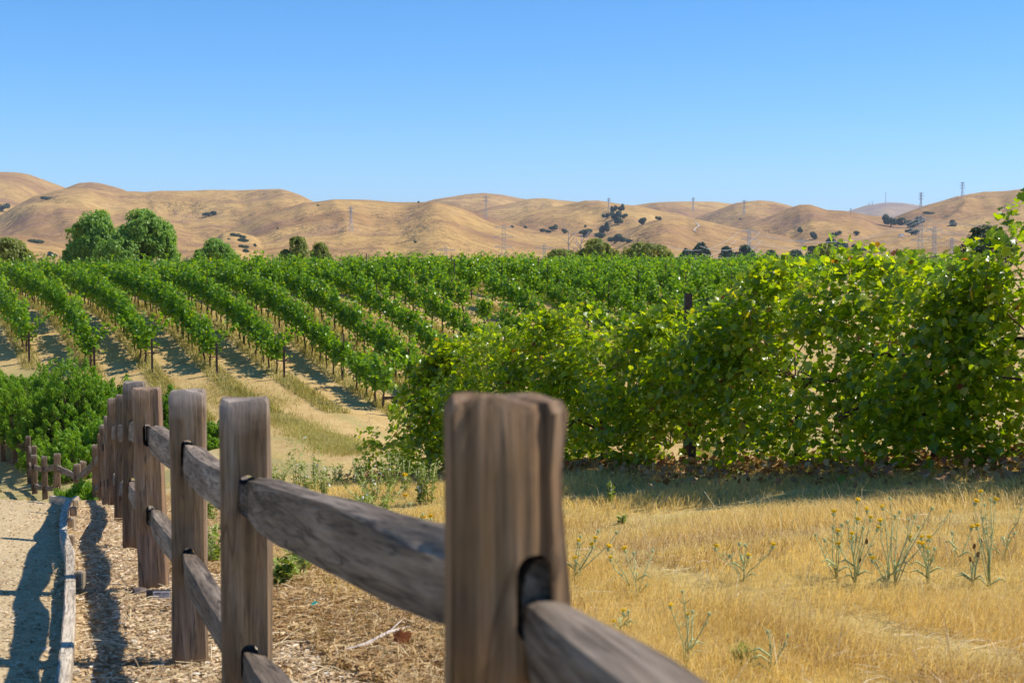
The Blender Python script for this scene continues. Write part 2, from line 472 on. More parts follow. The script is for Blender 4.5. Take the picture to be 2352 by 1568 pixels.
def build_ground():
    nu, nv = 420, 620
    Yg = -8 + np.concatenate([np.geomspace(4.0, 118, nv - 60), np.geomspace(120, 2500, 60)])
    S = np.linspace(-1.25, 1.25, nu)
    S = S * (0.55 + 0.45 * np.abs(S) / 1.25)
    YY, SS = np.meshgrid(Yg, S, indexing='ij')
    XX = SS * (YY + 14) * 0.95
    ZZ = zt(XX, YY)
    V = np.stack([XX, YY, ZZ], -1).reshape(-1, 3)
    i = np.arange(nv * nu).reshape(nv, nu)
    Q = np.stack([i[:-1, :-1], i[:-1, 1:], i[1:, 1:], i[1:, :-1]], -1).reshape(-1, 4)
    m, t, out = new_mat("ground_earth")
    a = N(t, "ShaderNodeAttribute", attribute_name="zone")
    b = N(t, "ShaderNodeAttribute", attribute_name="zone_b")
    sp = t.nodes.new("ShaderNodeSeparateColor"); t.links.new(a.outputs['Color'], sp.inputs[0])
    sb = t.nodes.new("ShaderNodeSeparateColor"); t.links.new(b.outputs['Color'], sb.inputs[0])
    v = coords(t)
    f1 = noise_tex(t, 1.3, 6, 0.65, v); f2 = noise_tex(t, 14, 5, 0.7, v); f3 = noise_tex(t, 70, 3, 0.7, v)
    vo = N(t, "ShaderNodeTexVoronoi", Scale=45.0); t.links.new(v, vo.inputs['Vector'])
    speck = ramp(t, vo.outputs['Color'], [(0.0, (0.55, 0.5, 0.45)), (0.5, (1, 1, 1)), (1, (1.25, 1.25, 1.25))])
    base = ramp(t, f1, [(0.3, (0.48, 0.34, 0.11)), (0.5, (0.55, 0.405, 0.145)), (0.7, (0.60, 0.46, 0.19))])
    grass = mixc(t, 0.8, base, ramp(t, f2, [(0.3, (0.55, 0.48, 0.4)), (0.55, (1, 1, 1)), (0.75, (1.25, 1.2, 1.1))]), 'MULTIPLY')
    sand = mixc(t, 0.6, ramp(t, f1, [(0.3, (0.50, 0.37, 0.20)), (0.7, (0.63, 0.49, 0.29))]), ramp(t, f3, [(0.3, (0.55, 0.52, 0.5)), (0.6, (1.1, 1.1, 1.1))]), 'MULTIPLY')
    sand = mixc(t, 0.5, sand, speck, 'MULTIPLY')
    mul = ramp(t, f2, [(0.28, (0.20, 0.125, 0.065)), (0.45, (0.44, 0.30, 0.165)), (0.6, (0.57, 0.42, 0.25)), (0.78, (0.66, 0.53, 0.36))])
    mul = mixc(t, 0.7, mul, speck, 'MULTIPLY')
    hd = mixc(t, ramp(t, f2, [(0.45, (0, 0, 0)), (0.62, (0.8, 0.8, 0.8))]), ramp(t, f1, [(0.3, (0.53, 0.40, 0.19)), (0.7, (0.65, 0.51, 0.28))]), (0.45, 0.32, 0.13))
    hd = mixc(t, 0.5, hd, ramp(t, f3, [(0.3, (0.6, 0.56, 0.5)), (0.6, (1.1, 1.1, 1.1))]), 'MULTIPLY')
    yd = mixc(t, ramp(t, f1, [(0.45, (0, 0, 0)), (0.65, (1, 1, 1))]), (0.54, 0.385, 0.165), (0.46, 0.30, 0.115))
    yd = mixc(t, 0.55, yd, ramp(t, f2, [(0.3, (0.55, 0.5, 0.45)), (0.6, (1.15, 1.12, 1.1))]), 'MULTIPLY')
    c = mixc(t, sp.outputs[0], grass, sand)
    c = mixc(t, sp.outputs[1], c, mul)
    c = mixc(t, sb.outputs[0], c, hd)
    c = mixc(t, sp.outputs[2], c, yd)
    c = mixc(t, sb.outputs[1], c, mixc(t, f2, (0.27, 0.24, 0.08), (0.42, 0.34, 0.14)))
    h = mathn(t, 'ADD', mathn(t, 'MULTIPLY', f2, 0.7), mathn(t, 'MULTIPLY', f3, 0.3))
    principled(t, out, c, 0.95, bump(t, h, 0.8, 0.05), 0.1)
    me = mesh_np("ground", V, [Q], m, True)
    p, mu, ya, he, gr = zones(XX.ravel(), YY.ravel())
    # strip of weeds under each planted row
    cc = (XX.ravel() + 0.5 * YY.ravel() - C0) / CS
    fr = np.abs(cc - np.round(cc)) * CS * 0.894
    strip = np.clip(1 - fr / 0.45, 0, 1) * ya
    for nm, arr in (("zone", (p, mu, ya)), ("zone_b", (he, np.clip(gr + strip * 0.85, 0, 1), he * 0))):
        at_ = me.color_attributes.new(nm, 'FLOAT_COLOR', 'POINT')
        at_.data.foreach_set('color', np.stack([arr[0], arr[1], arr[2], np.ones(len(p))], -1).astype(np.float32).ravel())
    return tag(obj("ground", me), kind='structure')
build_ground()

# ------------------------------------------------------------------ hills
RIDGES = [  # distance, depth in front, outline in the 2352 wide view
 (2900, .45, [(-700, 470), (-300, 430), (-60, 409), (0, 411), (50, 410), (75, 412), (110, 421), (150, 434), (220, 465), (300, 520)]),
 (2650, .45, [(60, 500), (120, 455), (150, 437), (188, 423), (215, 423), (235, 427), (290, 441), (360, 470), (450, 520)]),
 (2100, .55, [(-900, 560), (-400, 540), (-60, 530), (0, 503), (45, 478), (89, 456), (120, 447), (147, 440), (212, 434), (273, 438), (342, 442), (376, 438), (478, 435.5), (581, 437), (620, 440), (649, 444), (700, 461), (760, 486), (840, 520)]),
 (1350, .5, [(-900, 545), (-300, 560), (0, 545), (60, 543), (110, 552), (200, 575), (330, 590)]),
 (1600, .55, [(500, 540), (560, 517), (640, 484), (700, 464), (746, 459), (780, 456), (804, 455), (850, 457), (905, 461), (950, 464), (1000, 470), (1030, 476), (1088, 488), (1157, 507), (1200, 520), (1225, 527), (1293, 536), (1362, 541), (1430, 559), (1500, 583)]),
 (1250, .5, [(430, 590), (480, 566), (515, 534), (545, 532), (585, 541), (632, 575), (680, 595)]),
 (2900, .4, [(850, 500), (905, 472), (965, 464), (1030, 451), (1075, 443), (1110, 440), (1160, 443), (1195, 450), (1230, 456), (1300, 470), (1400, 500)]),
 (2500, .45, [(1000, 515), (1088, 487), (1157, 471), (1218, 457.5), (1260, 457), (1328, 463), (1400, 477), (1500, 505)]),
 (2000, .5, [(1060, 530), (1150, 503), (1225, 483), (1293, 471), (1345, 460), (1372, 459), (1396, 463), (1430, 471), (1457, 475), (1516, 488), (1560, 495), (1640, 520)]),
 (3100, .4, [(1330, 500), (1400, 477), (1450, 473), (1493, 471), (1602, 466), (1639, 464.5), (1687, 467), (1740, 480), (1800, 500)]),
 (2700, .4, [(1560, 510), (1640, 488), (1687, 472), (1741, 464), (1770, 465), (1811, 474), (1860, 490), (1930, 515)]),
 (1550, .45, [(1400, 545), (1470, 515), (1520, 502), (1560, 500), (1605, 505), (1650, 514), (1700, 526), (1780, 540), (1880, 560)]),
 (1900, .5, [(1620, 560), (1694, 523), (1767, 494), (1807, 477), (1833, 471), (1858, 472), (1895, 484), (1938, 486.5), (1986, 495.5), (2033, 500), (2077, 508), (2150, 530)]),
 (8200, .3, [(1800, 520), (1900, 500), (1949, 482), (1997, 471), (2033, 468), (2077, 471), (2121, 477), (2200, 490), (2300, 520)]),
 (2200, .5, [(1960, 545), (2033, 511), (2077, 494), (2125, 477), (2169, 464.5), (2223, 452), (2253, 449), (2296, 450), (2352, 451), (2450, 447), (2700, 455), (3200, 500)]),
 (1450, .5, [(1880, 575), (1960, 556), (2000, 546), (2060, 541), (2150, 541), (2260, 546), (2400, 552), (2800, 560), (3200, 575)]),
]
HB = -13.0
def hill_z(X, Y):
    r = np.hypot(X, Y); tn = X / np.maximum(Y, 1)
    u = 512 + F * tn * (_c)                       # near the horizon row
    ux = u * 2352.0 / 1024
    wx = X + 90 * (fbm(X / 420, Y / 420, 31, 3) - 0.5); wy = Y + 90 * (fbm(X / 420, Y / 420, 47, 3) - 0.5)
    ang = np.arctan2(X, Y)                                        # spurs and gullies run down the slopes
    rid = 1 - np.abs(2 * fbm(ang * 13 + r / 2600 + 1.5 * (fbm(X / 500, Y / 700, 31, 2) - 0.5), r / 1500, 61, 3) - 1)
    rid2 = 1 - np.abs(2 * fbm(ang * 44 + r / 800, r / 600, 67, 3) - 1)
    fine = fbm(X / 60, Y / 60, 77, 3) - 0.5
    Zs = np.full(np.shape(X), HB)
    for D, dep, pts in RIDGES:
        a = np.array(pts, float)
        v = np.interp(ux, a[:, 0], a[:, 1])
        out_ = np.maximum(a[0, 0] - ux, ux - a[-1, 0])
        v = v + np.clip(out_ / 260, 0, 1) ** 1.3 * np.maximum(0, 610 - v)
        el = (VH - q(v)) / F                      # tangent of the elevation
        hgt = el * D - HB
        hgt = np.where(ux < a[0, 0], hgt * 0, np.where(ux > a[-1, 0], hgt * 0, hgt))
        Dw = D * (1 + 0.05 * (fbm(ux / 170, ux * 0 + D, 91, 2) - 0.5) * 2)
        s = (r - Dw) / np.where(r < Dw, dep * D, 0.35 * D)
        s = np.clip(np.abs(s), 0, 1)
        g = 0.5 + 0.5 * np.cos(math.pi * s)
        g = g * (1 - (0.34 * (1 - rid) + 0.05 * (1 - rid2)) * np.clip(s * 3.0, 0, 1))
        zi = HB + hgt * g + np.clip(s * 6, 0, 1) * fine * 0.7 * (hgt > 5)
        Zs = np.maximum(Zs, zi)
    return Zs
def hit_hill(u, v, r0=700, r1=9000):
    d = ray(u, v); d = d / math.hypot(d[0], d[1])
    rs = np.geomspace(r0, r1, 900)
    z = hill_z(d[0] * rs, d[1] * rs)
    k = np.nonzero(d[2] * rs < z)[0]
    i = k[0] if len(k) else None
    if i is None: return None
    return Vector((d[0] * rs[i], d[1] * rs[i], z[i])), rs[i]

def build_hills():
    na, nr = 760, 430
    A = np.linspace(math.radians(-33), math.radians(33), na)
    RR = np.concatenate([np.geomspace(480, 3700, nr - 50), np.geomspace(3760, 11000, 50)])
    rr, aa = np.meshgrid(RR, A, indexing='ij')
    X, Y = rr * np.sin(aa), rr * np.cos(aa)
    Z = hill_z(X, Y)
    V = np.stack([X, Y, Z], -1).reshape(-1, 3)
    i = np.arange(na * nr).reshape(nr, na)
    Q = np.stack([i[:-1, :-1], i[:-1, 1:], i[1:, 1:], i[1:, :-1]], -1).reshape(-1, 4)
    m, t, out = new_mat("dry_hill_grass")
    v = coords(t)
    n1 = noise_tex(t, 0.0035, 6, 0.62, v, 0.6); n2 = noise_tex(t, 0.008, 6, 0.7, v, 1.0); n3 = noise_tex(t, 0.07, 3, 0.6, v)
    c = ramp(t, n1, [(0.30, (0.23, 0.125, 0.055)), (0.44, (0.35, 0.205, 0.078)), (0.57, (0.45, 0.28, 0.096)), (0.75, (0.51, 0.335, 0.125))])
    c = mixc(t, ramp(t, n2, [(0.50, (0, 0, 0)), (0.66, (0.6, 0.6, 0.6))]), c, (0.22, 0.118, 0.082))
    c = mixc(t, 0.7, c, ramp(t, n3, [(0.3, (0.66, 0.62, 0.6)), (0.6, (1.12, 1.12, 1.12))]), 'MULTIPLY')
    principled(t, out, c, 0.95, bump(t, mathn(t, 'ADD', n3, mathn(t, 'MULTIPLY', n2, 5.0)), 0.8, 4.0), 0.05)
    tag(obj("hills", mesh_np("hills", V, [Q], m, True)), kind='structure')
build_hills()
# ------------------------------------------------------------------ split rail fence
def post_mesh(h, w, d, slots, seed, prof=None, mat=None, k=5):
    """post standing on z=0 (sunk 0.25 m), slots = [(x offset, z low, z high, width)]"""
    rr = random.Random(seed)
    bm = bmesh.new()
    nz = 34
    rings = []
    sec = []
    for i in range(k): sec.append((-1 + 2 * i / k, -1))
    for i in range(k): sec.append((1, -1 + 2 * i / k))
    for i in range(k): sec.append((1 - 2 * i / k, 1))
    for i in range(k): sec.append((-1, 1 - 2 * i / k))
    for j in range(nz + 1):
        z = -0.25 + (h + 0.25) * j / nz
        sh = 1.0
        if j == nz: sh = 0.90
        elif j == nz - 1: z = h - 0.014
        ring = []
        for (sx, sy) in sec:
            c = 0.94 if abs(sx) == 1 and abs(sy) == 1 else 1
            wx = w / 2 * sx * c * sh; wy = d / 2 * sy * c * sh
            n = mnoise.noise((sx * 2.1 + seed * 3.7, sy * 2.3, z * 2.2))
            n2 = mnoise.noise((sx * 2.2 + seed, sy * 2.2, z * 0.8 + 7))
            wx += (n * 0.006 + n2 * 0.004) * (1 if abs(sx) == 1 else 0.3)
            wy += n2 * 0.005 + n * 0.004
            if prof is not None:
                ax, ay = prof(z, sx, sy); wx += ax; wy += ay
            zz = z + (mnoise.noise((sx * 1.5 + seed, sy * 1.5, 3.3)) * 0.016 + sx * rr.uniform(-.0, .0) if j >= nz - 1 else 0)
            ring.append(bm.verts.new((wx, wy, zz)))
        rings.append(ring)
    n = len(sec)
    for a, b in zip(rings[:-1], rings[1:]):
        for i in range(n): bm.faces.new((a[i], a[(i + 1) % n], b[(i + 1) % n], b[i]))
    bm.faces.new(rings[0][::-1])
    # top cap: a little crowned
    cv = bm.verts.new((0, 0, h + 0.004))
    for i in range(n): bm.faces.new((rings[-1][i], rings[-1][(i + 1) % n], cv))
    bmesh.ops.recalc_face_normals(bm, faces=bm.faces)
    me = bpy.data.meshes.new("post"); bm.to_mesh(me); bm.free()
    tmp = bpy.data.objects.new("post_tmp", me); COL.objects.link(tmp)
    cut = bmesh.new()
    for (ox, z0, z1_, sw) in slots:
        prof_ = []
        r_ = sw / 2
        for i in range(9):
            a = math.pi * i / 8
            prof_.append((ox + r_ * math.cos(a), z1_ - r_ + r_ * math.sin(a)))
        for i in range(9):
            a = math.pi + math.pi * i / 8
            prof_.append((ox + r_ * math.cos(a), z0 + r_ + r_ * math.sin(a)))
        f = [cut.verts.new((x, -d, z)) for x, z in prof_]
        b = [cut.verts.new((x, d, z)) for x, z in prof_]
        m = len(prof_)
        cut.faces.new(f); cut.faces.new(b[::-1])
        for i in range(m): cut.faces.new((f[i], b[i], b[(i + 1) % m], f[(i + 1) % m]))
    bmesh.ops.recalc_face_normals(cut, faces=cut.faces)
    cme = bpy.data.meshes.new("cut"); cut.to_mesh(cme); cut.free()
    cob = bpy.data.objects.new("cut_tmp", cme); COL.objects.link(cob)
    md = tmp.modifiers.new("b", 'BOOLEAN'); md.operation = 'DIFFERENCE'; md.object = cob; md.solver = 'EXACT'
    dg = bpy.context.evaluated_depsgraph_get(); dg.update()
    res = bpy.data.meshes.new_from_object(tmp.evaluated_get(dg))
    for o in (tmp, cob): bpy.data.objects.remove(o)
    bpy.data.meshes.remove(me); bpy.data.meshes.remove(cme)
    res.materials.clear(); res.materials.append(mat)
    for p in res.polygons: p.use_smooth = True
    res.set_sharp_from_angle(angle=math.radians(32))
    return res

def rail_obj(a, b, h, w, seed, parent, taper=(0.7, 0.7), mat=None, over=(0.12, 0.12), sag=0.0, split=False):
    """a hewn rail from a to b: local X runs along it"""
    a, b = Vector(a), Vector(b)
    d = (b - a); u = d.normalized()
    a = a - u * over[0]; b = b + u * over[1]
    d = b - a; L = d.length
    X = d.normalized(); Yv = Vector((0, 0, 1)).cross(X).normalized(); Z = X.cross(Yv)
    mat4 = Matrix((X, Yv, Z)).transposed().to_4x4(); mat4.translation = a
    nr, sec = 40, []
    k = 4
    for i in range(k): sec.append((-1 + 2 * i / k, -1))
    for i in range(k): sec.append((1, -1 + 2 * i / k))
    for i in range(k): sec.append((1 - 2 * i / k, 1))
    for i in range(k): sec.append((-1, 1 - 2 * i / k))
    V, Fs = [], []
    tw0 = mnoise.noise((seed * 1.3, 0, 0)) * 0.35
    for j in range(nr + 1):
        t = j / nr; x = L * t
        e0 = min(1, t * L / 0.38); e1 = min(1, (1 - t) * L / 0.38)
        tp = (taper[0] + (1 - taper[0]) * e0 ** 0.7) * (taper[1] + (1 - taper[1]) * e1 ** 0.7)
        bend = mnoise.noise((t * 1.6 + seed * 5.1, 1, 0)) * 0.028
        bendy = mnoise.noise((t * 1.4 + seed * 7.7, 5, 0)) * 0.014
        tw = tw0 + mnoise.noise((t * 2 + seed, 9, 2)) * 0.25
        for (sy, sz) in sec:
            c = 0.965 if abs(sy) == 1 and abs(sz) == 1 else 1
            y = w / 2 * sy * c * (0.05 + 0.95 * tp) * (0.72 + 0.28 * min(e0, e1)); z = h / 2 * sz * c * tp
            n = mnoise.noise((x * 2.2 + seed * 11, sy * 0.7, sz * 0.8)); n2 = mnoise.noise((x * 5 + seed * 3, sy * 2, sz * 2))
            z += n * 0.010 * abs(sz) + n2 * 0.0025; y += n * 0.006 + n2 * 0.002
            if split and sz == 1 and sy > -0.1: z -= 0.045 * max(0, 1 - t / 0.42) ** 0.8 * (sy + .1)
            if sz == 1: y *= 0.9
            yy = y * math.cos(tw) - z * math.sin(tw) * 0.7; zz = z + y * math.sin(tw) * 0.7
            V.append((x, yy + bendy, zz + bend - sag * 4 * t * (1 - t)))
    n = len(sec)
    for j in range(nr):
        for i in range(n):
            Fs.append((j * n + i, j * n + (i + 1) % n, (j + 1) * n + (i + 1) % n, (j + 1) * n + i))
    Fs.append(tuple(range(n))[::-1]); Fs.append(tuple(nr * n + i for i in range(n)))
    me = bpy.data.meshes.new("rail")
    me.from_pydata(V, [], Fs); me.materials.append(mat or MAT['rail_wood'])
    bm = bmesh.new(); bm.from_mesh(me); bmesh.ops.recalc_face_normals(bm, faces=bm.faces); bm.to_mesh(me); bm.free()
    me.polygons.foreach_set('use_smooth', [True] * len(me.polygons)); me.set_sharp_from_angle(angle=math.radians(30))
    o = bpy.data.objects.new("rail", me); link(o, parent)
    o.matrix_local = parent.matrix_basis.inverted() @ mat4
    return o

def build_fence():
    fx, fy, ftz, fbz = FENCE[2]
    root = empty("split_rail_fence", (fx, fy, z1(fx, fy)))
    bpy.context.view_layer.update()
    tag(root, "weathered grey wooden split rail fence running downhill between the path and the grass", "fence")
    pts = [(0.78, -0.55, -0.10, -1.4)] + FENCE
    n = len(pts)
    top_c, low_c = {}, {}
    for i, (x, y, t, b) in enumerate(pts): top_c[i], low_c[i] = t - 0.32, t - 0.80
    top_c.update({0: -0.53, 1: -0.44, 2: -0.705, 3: -0.85, 4: -0.985, 5: -1.22})
    low_c.update({0: -0.98, 1: -1.0, 2: -1.20, 3: -1.31, 4: -1.43, 5: -1.64})
    for i, (x, y, t, b) in enumerate(pts):
        if i == 0: continue
        x0, y0 = pts[i - 1][:2]; x2, y2 = pts[min(i + 1, n - 1)][:2]
        dx, dy = x2 - x0, y2 - y0
        ang = math.atan2(dy, dx) - math.pi / 2
        ang *= 0.5 if i > 11 else 0.38
        h = t - b
        off = 0.031 if i == 1 else R.uniform(-.012, .012)
        w = {1: 0.150, 2: 0.142, 3: 0.146, 4: 0.150, 5: 0.145}.get(i, R.uniform(.135, .15))
        slots = [(off, top_c[i] - b - 0.046, (-0.372 - b) if i == 1 else top_c[i] - b + 0.076, 0.052 if i > 1 else 0.046), (off, low_c[i] - b - 0.038, low_c[i] - b + 0.074, 0.050)]
        prof = None
        if i == 1:
            def prof(z, sx, sy, h=h):
                zz = z - h
                k = max(0.0, (sx - 0.1) / 0.9)
                ax = k * float(np.interp(zz, [-1.2, -0.42, -0.33, -0.25, -0.18, -0.12, -0.07, -0.03, 0], [0.016, 0.014, 0.011, 0.005, -0.001, -0.006, -0.006, 0.001, 0.002]))
                ay = 0.0
                if sy < -0.4:      # the weathered front right corner is fluted
                    wob = 0.10 * math.sin(zz * 13)
                    ay = max(0.0, sx + wob - 0.22) * 0.030 + 0.0055 * math.sin((sx + wob) * 15.5) * min(1, max(0, (sx + wob - 0.15) / 0.3))
                return ax, ay
        me = post_mesh(h, w, 0.115 if i > 1 else 0.125, slots, i * 1.37, prof, MAT['red_wood'] if i == 4 else MAT['near_wood'] if i == 1 else MAT['post_wood'], 34 if i == 1 else 5)
        o = bpy.data.objects.new("post", me); link(o, root)
        M = Matrix.Translation((x, y, b)) @ Matrix.Rotation(ang, 4, 'Z')
        if i == 13: M = M @ Matrix.Rotation(0.22, 4, 'Y')
        else: M = M @ Matrix.Rotation(R.uniform(-.012, .012) if i < 3 else R.uniform(-.03, .03), 4, 'Y')
        o.matrix_local = root.matrix_basis.inverted() @ M
        if i == 4: o['label'] = "reddish brown unweathered post"
        if i == 1: o['label'] = "big nearest post with a wavy right edge"
    for i in range(n - 1):
        (xa, ya, ta, ba), (xb, yb, tb, bb) = pts[i], pts[i + 1]
        dx, dy = xb - xa, yb - ya; L = math.hypot(dx, dy); nx, ny = dy / L, -dx / L
        for lev, cz in ((0, top_c), (1, low_c)):
            s = 0.004
            oa, ob = (-s, s)
            if i == 0: oa, ob = 0.03, 0.036 + s * 0.3
            if i == 1: oa, ob = 0.033, 0.010
            a = (xa + nx * oa, ya + ny * oa, cz[i] - (0.0 if i else 0))
            b = (xb + nx * ob, yb + ny * ob, cz[i + 1] - (0.03 if i == 0 else 0))
            if i == 12 and lev == 1: b = (b[0], b[1], b[2] - 0.45)     # a rail fallen at one end
            if i == 13 and lev == 1: continue
            hh = 0.128 if lev == 0 else 0.105
            ww = 0.085
            if i == 0: hh = 0.115
            if i == 1 and lev == 0: hh = 0.142
            rail_obj(a, b, hh * R.uniform(.95, 1.1), ww * R.uniform(.9, 1.1), i * 2.1 + lev * 0.77, root, (0.78, 0.74) if i else (0.8, 0.66), None, (0.045, 0.052) if i else (0.1, 0.04), 0.0 if i < 1 else 0.012, i == 1 and lev == 0)
build_fence()

# ------------------------------------------------------------------ board edging of the path
def build_edging():
    us = [(60, 720), (64.5, 682), (67, 671), (70, 624), (70.5, 594.6), (70.3, 562), (67.2, 554), (64, 543), (63.3, 533), (64.2, 520), (66.8, 511), (69.6, 504.5)]
    pts = [at(u, v + 4) for u, v in us]
    far = [(-4.95, 15.0), (-5.75, 18.0), (-6.7, 21.5), (-7.6, 24.6), (-9.4, 29.0), (-11.2, 31.8), (-13.2, 34.2), (-14.3, 37.0), (-14.9, 40.5)]
    pts += [Vector((x, y, z1(x, y))) for x, y in far]
    c = pts[4]
    root = empty("path_edging", c)
    bpy.context.view_layer.update()
    tag(root, "low pale wooden board edging along the sandy path, held by short stakes", "edging")
    hgt, wid = 0.10, 0.055
    groups = [(0, 4), (4, 6), (6, 9), (9, 11), (11, 12), (12, 13), (13, 14), (14, 15), (15, 16), (16, 17), (17, 18), (18, 19), (19, 20)]
    for a, b in groups:
        seg = pts[a:b + 1]
        V, Fs = [], []
        org = seg[0]
        ax = (seg[-1] - seg[0]).normalized(); ay = Vector((0, 0, 1)).cross(ax).normalized(); az = ax.cross(ay)
        M = Matrix((ax, ay, az)).transposed().to_4x4(); M.translation = org
        Mi = M.inverted()
        dense = []
        for p0, p1 in zip(seg[:-1], seg[1:]):
            for k in range(4): dense.append(p0.lerp(p1, k / 4))
        dense.append(seg[-1])
        if b < len(pts) - 1: dense[-1] = dense[-1].lerp(dense[-2], 0.03)
        for i, p in enumerate(dense):
            t = (dense[min(i + 1, len(dense) - 1)] - dense[max(i - 1, 0)]); t.z = 0; t.normalize()
            nrm = Vector((t.y, -t.x, 0))
            for (s, z) in ((-1, -0.06), (1, -0.06), (1, hgt), (-1, hgt)):
                q_ = p + nrm * (wid / 2 * s); q_.z = p.z + z + 0.004 * math.sin(i * 1.9 + a)
                V.append(Mi @ q_)
        for i in range(len(dense) - 1):
            for j in range(4): Fs.append((i * 4 + j, i * 4 + (j + 1) % 4, i * 4 + 4 + (j + 1) % 4, i * 4 + 4 + j))
        Fs += [(3, 2, 1, 0), tuple(len(V) - 4 + j for j in range(4))]
        me = bpy.data.meshes.new("board"); me.from_pydata([tuple(v) for v in V], [], Fs); me.materials.append(MAT['board'])
        bm = bmesh.new(); bm.from_mesh(me); bmesh.ops.recalc_face_normals(bm, faces=bm.faces)
        bmesh.ops.bevel(bm, geom=[e for e in bm.edges if e.calc_face_angle(0) > 1.0], offset=0.005, segments=2, affect='EDGES')
        bm.to_mesh(me); bm.free()
        o = bpy.data.objects.new("board", me); link(o, root)
        o.matrix_local = root.matrix_basis.inverted() @ M
    for (u, v, hh) in [(79, 590, 0.11), (69.5, 547.5, 0.09), (71, 529, 0.09), (72, 517, 0.09), (74.6, 509.5, 0.09), (73, 676, 0.03)]:
        p = at(u + 1, v)
        mb = MB()
        mb.box((0, 0, hh / 2 - 0.1), (0.052, 0.06, hh + 0.2))
        me = mb.mesh("stake", MAT['stake'])
        bm = bmesh.new(); bm.from_mesh(me); bmesh.ops.bevel(bm, geom=list(bm.edges), offset=0.006, segments=2, affect='EDGES'); bm.to_mesh(me); bm.free()
        o = bpy.data.objects.new("stake", me); link(o, root)
        o.matrix_local = root.matrix_basis.inverted() @ Matrix.Translation(p) @ Matrix.Rotation(R.uniform(-.2, .4), 4, 'Z')
build_edging()

# the small printed notice at the foot of the reddish post
def build_notice():
    p = at(160.5, 599.5)
    root = empty("printed_notice", (p.x, p.y, p.z), 0.05)
    tag(root, "small pale printed notice on dark backing at the foot of the reddish post", "notice")
    mb = MB(); mb.box((-0.012, 0.012, 0.022), (0.125, 0.02, 0.06)); mb.build("backing", MAT['wire'], root)
    m = flat_mat("printed_paper", (0.52, 0.47, 0.46), 0.6, 0.3, 0.06, 20)
    mb = MB(); mb.box((0.006, -0.0035, 0.02), (0.088, 0.008, 0.052)); mb.build("sheet", m, root)
    mb = MB()
    for (x, z, w, h) in [(-0.018, 0.0395, 0.03, 0.0022), (-0.018, 0.0345, 0.03, 0.003), (0.013, 0.037, 0.012, 0.002), (0.03, 0.037, 0.015, 0.0022), (0.013, 0.030, 0.012, 0.0016), (-0.018, 0.018, 0.03, 0.0014), (-0.022, 0.012, 0.02, 0.0012)]:
        mb.box((0.006 + x, -0.0083, z), (w, 0.0012, h))
    mb.build("printed_lines", MAT['wire'], root)
build_notice()

def stone(p, r, seed, name, label, mat):
    bm = bmesh.new(); bmesh.ops.create_icosphere(bm, subdivisions=2, radius=r)
    for v in bm.verts:
        n = mnoise.noise(v.co * (1.3 / r) * 0.8 + Vector((seed, 0, 0)))
        v.co *= 1 + 0.5 * n
        v.co.z *= 0.6; v.co.x *= 1.25
    me = bpy.data.meshes.new("stone"); bm.to_mesh(me); bm.free(); me.materials.append(mat)
    o = obj(name, me); o.location = (p.x, p.y, p.z + r * 0.15)
    return tag(o, label, "stone")
MAT['stone'] = flat_mat("dark_stone", (0.13, 0.10, 0.085), 0.9, 0.2, 0.3, 30)
MAT['palestone'] = flat_mat("pale_stone", (0.45, 0.37, 0.27), 0.9, 0.2, 0.25, 30)
stone(at(140, 594.5), 0.055, 2.2, "stone", "dark pointed stone beside the printed notice", MAT['stone'])
stone(at(46, 651), 0.022, 5.1, "stone", "small stone on the sunny strip of path left of the edging", MAT['palestone'])
stone(at(114.8, 505.2), 0.10, 8.4, "stone", "pale rounded stone at the foot of the far posts where the path dips", MAT['palestone'])
stone(at(131, 645), 0.028, 9.4, "stone", "small rusty stone on the wood chips between path edging and fence", MAT['stake'])
# ------------------------------------------------------------------ leaves
def leaf_template(kind):
    if kind == 'quad':            # a small folded blade, 4 corners
        V = np.array([(0, -0.5, 0), (0.42, 0.0, 0.10), (0, 0.5, 0), (-0.42, 0.0, 0.10)])
        return V, [np.array([[0, 1, 2], [0, 2, 3]])]
    if kind == 'grape':           # five lobes, folded a little along the midrib, drooping tip
        o = [(0, -0.42), (0.20, -0.50), (0.36, -0.30), (0.50, -0.22), (0.42, 0.02), (0.50, 0.22), (0.27, 0.24), (0.20, 0.38), (0, 0.58)]
        pts = o + [(-x, y) for x, y in o[-2:0:-1]]
        V = [(0, -0.20, 0.0)] + [(x, y, 0.22 * abs(x) - 0.25 * max(0, y) ** 1.5 + (0.05 if i % 2 else -0.03)) for i, (x, y) in enumerate(pts)]
        n = len(pts)
        return np.array(V, float), [np.array([[0, 1 + i, 1 + (i + 1) % n] for i in range(n)])]
    if kind == 'strip':           # narrow needle-like leaf
        V = np.array([(-0.5, -0.5, 0), (0.5, -0.5, 0), (0.4, 0.2, 0.1), (0, 0.5, 0), (-0.4, 0.2, 0.1)])
        return V, [np.array([[0, 1, 2, 4]]), np.array([[4, 2, 3]])]

def unit(a): return a / np.maximum(np.linalg.norm(a, axis=-1, keepdims=True), 1e-9)

def leaves(pos, normal, up, size, kind, aspect=1.0):
    """arrays of leaf geometry: blade normal, blade tip direction"""
    T, Fs = leaf_template(kind)
    n = unit(normal); y = up - (up * n).sum(-1, keepdims=True) * n
    y = unit(y); x = np.cross(y, n)
    S = size[:, None, None]
    V = pos[:, None, :] + S * (T[None, :, 0:1] * aspect * x[:, None] + T[None, :, 1:2] * y[:, None] + T[None, :, 2:3] * n[:, None])
    m, k = len(pos), len(T)
    polys = [(f[None] + (np.arange(m) * k)[:, None, None]).reshape(-1, f.shape[1]) for f in Fs]
    return V.reshape(-1, 3), polys

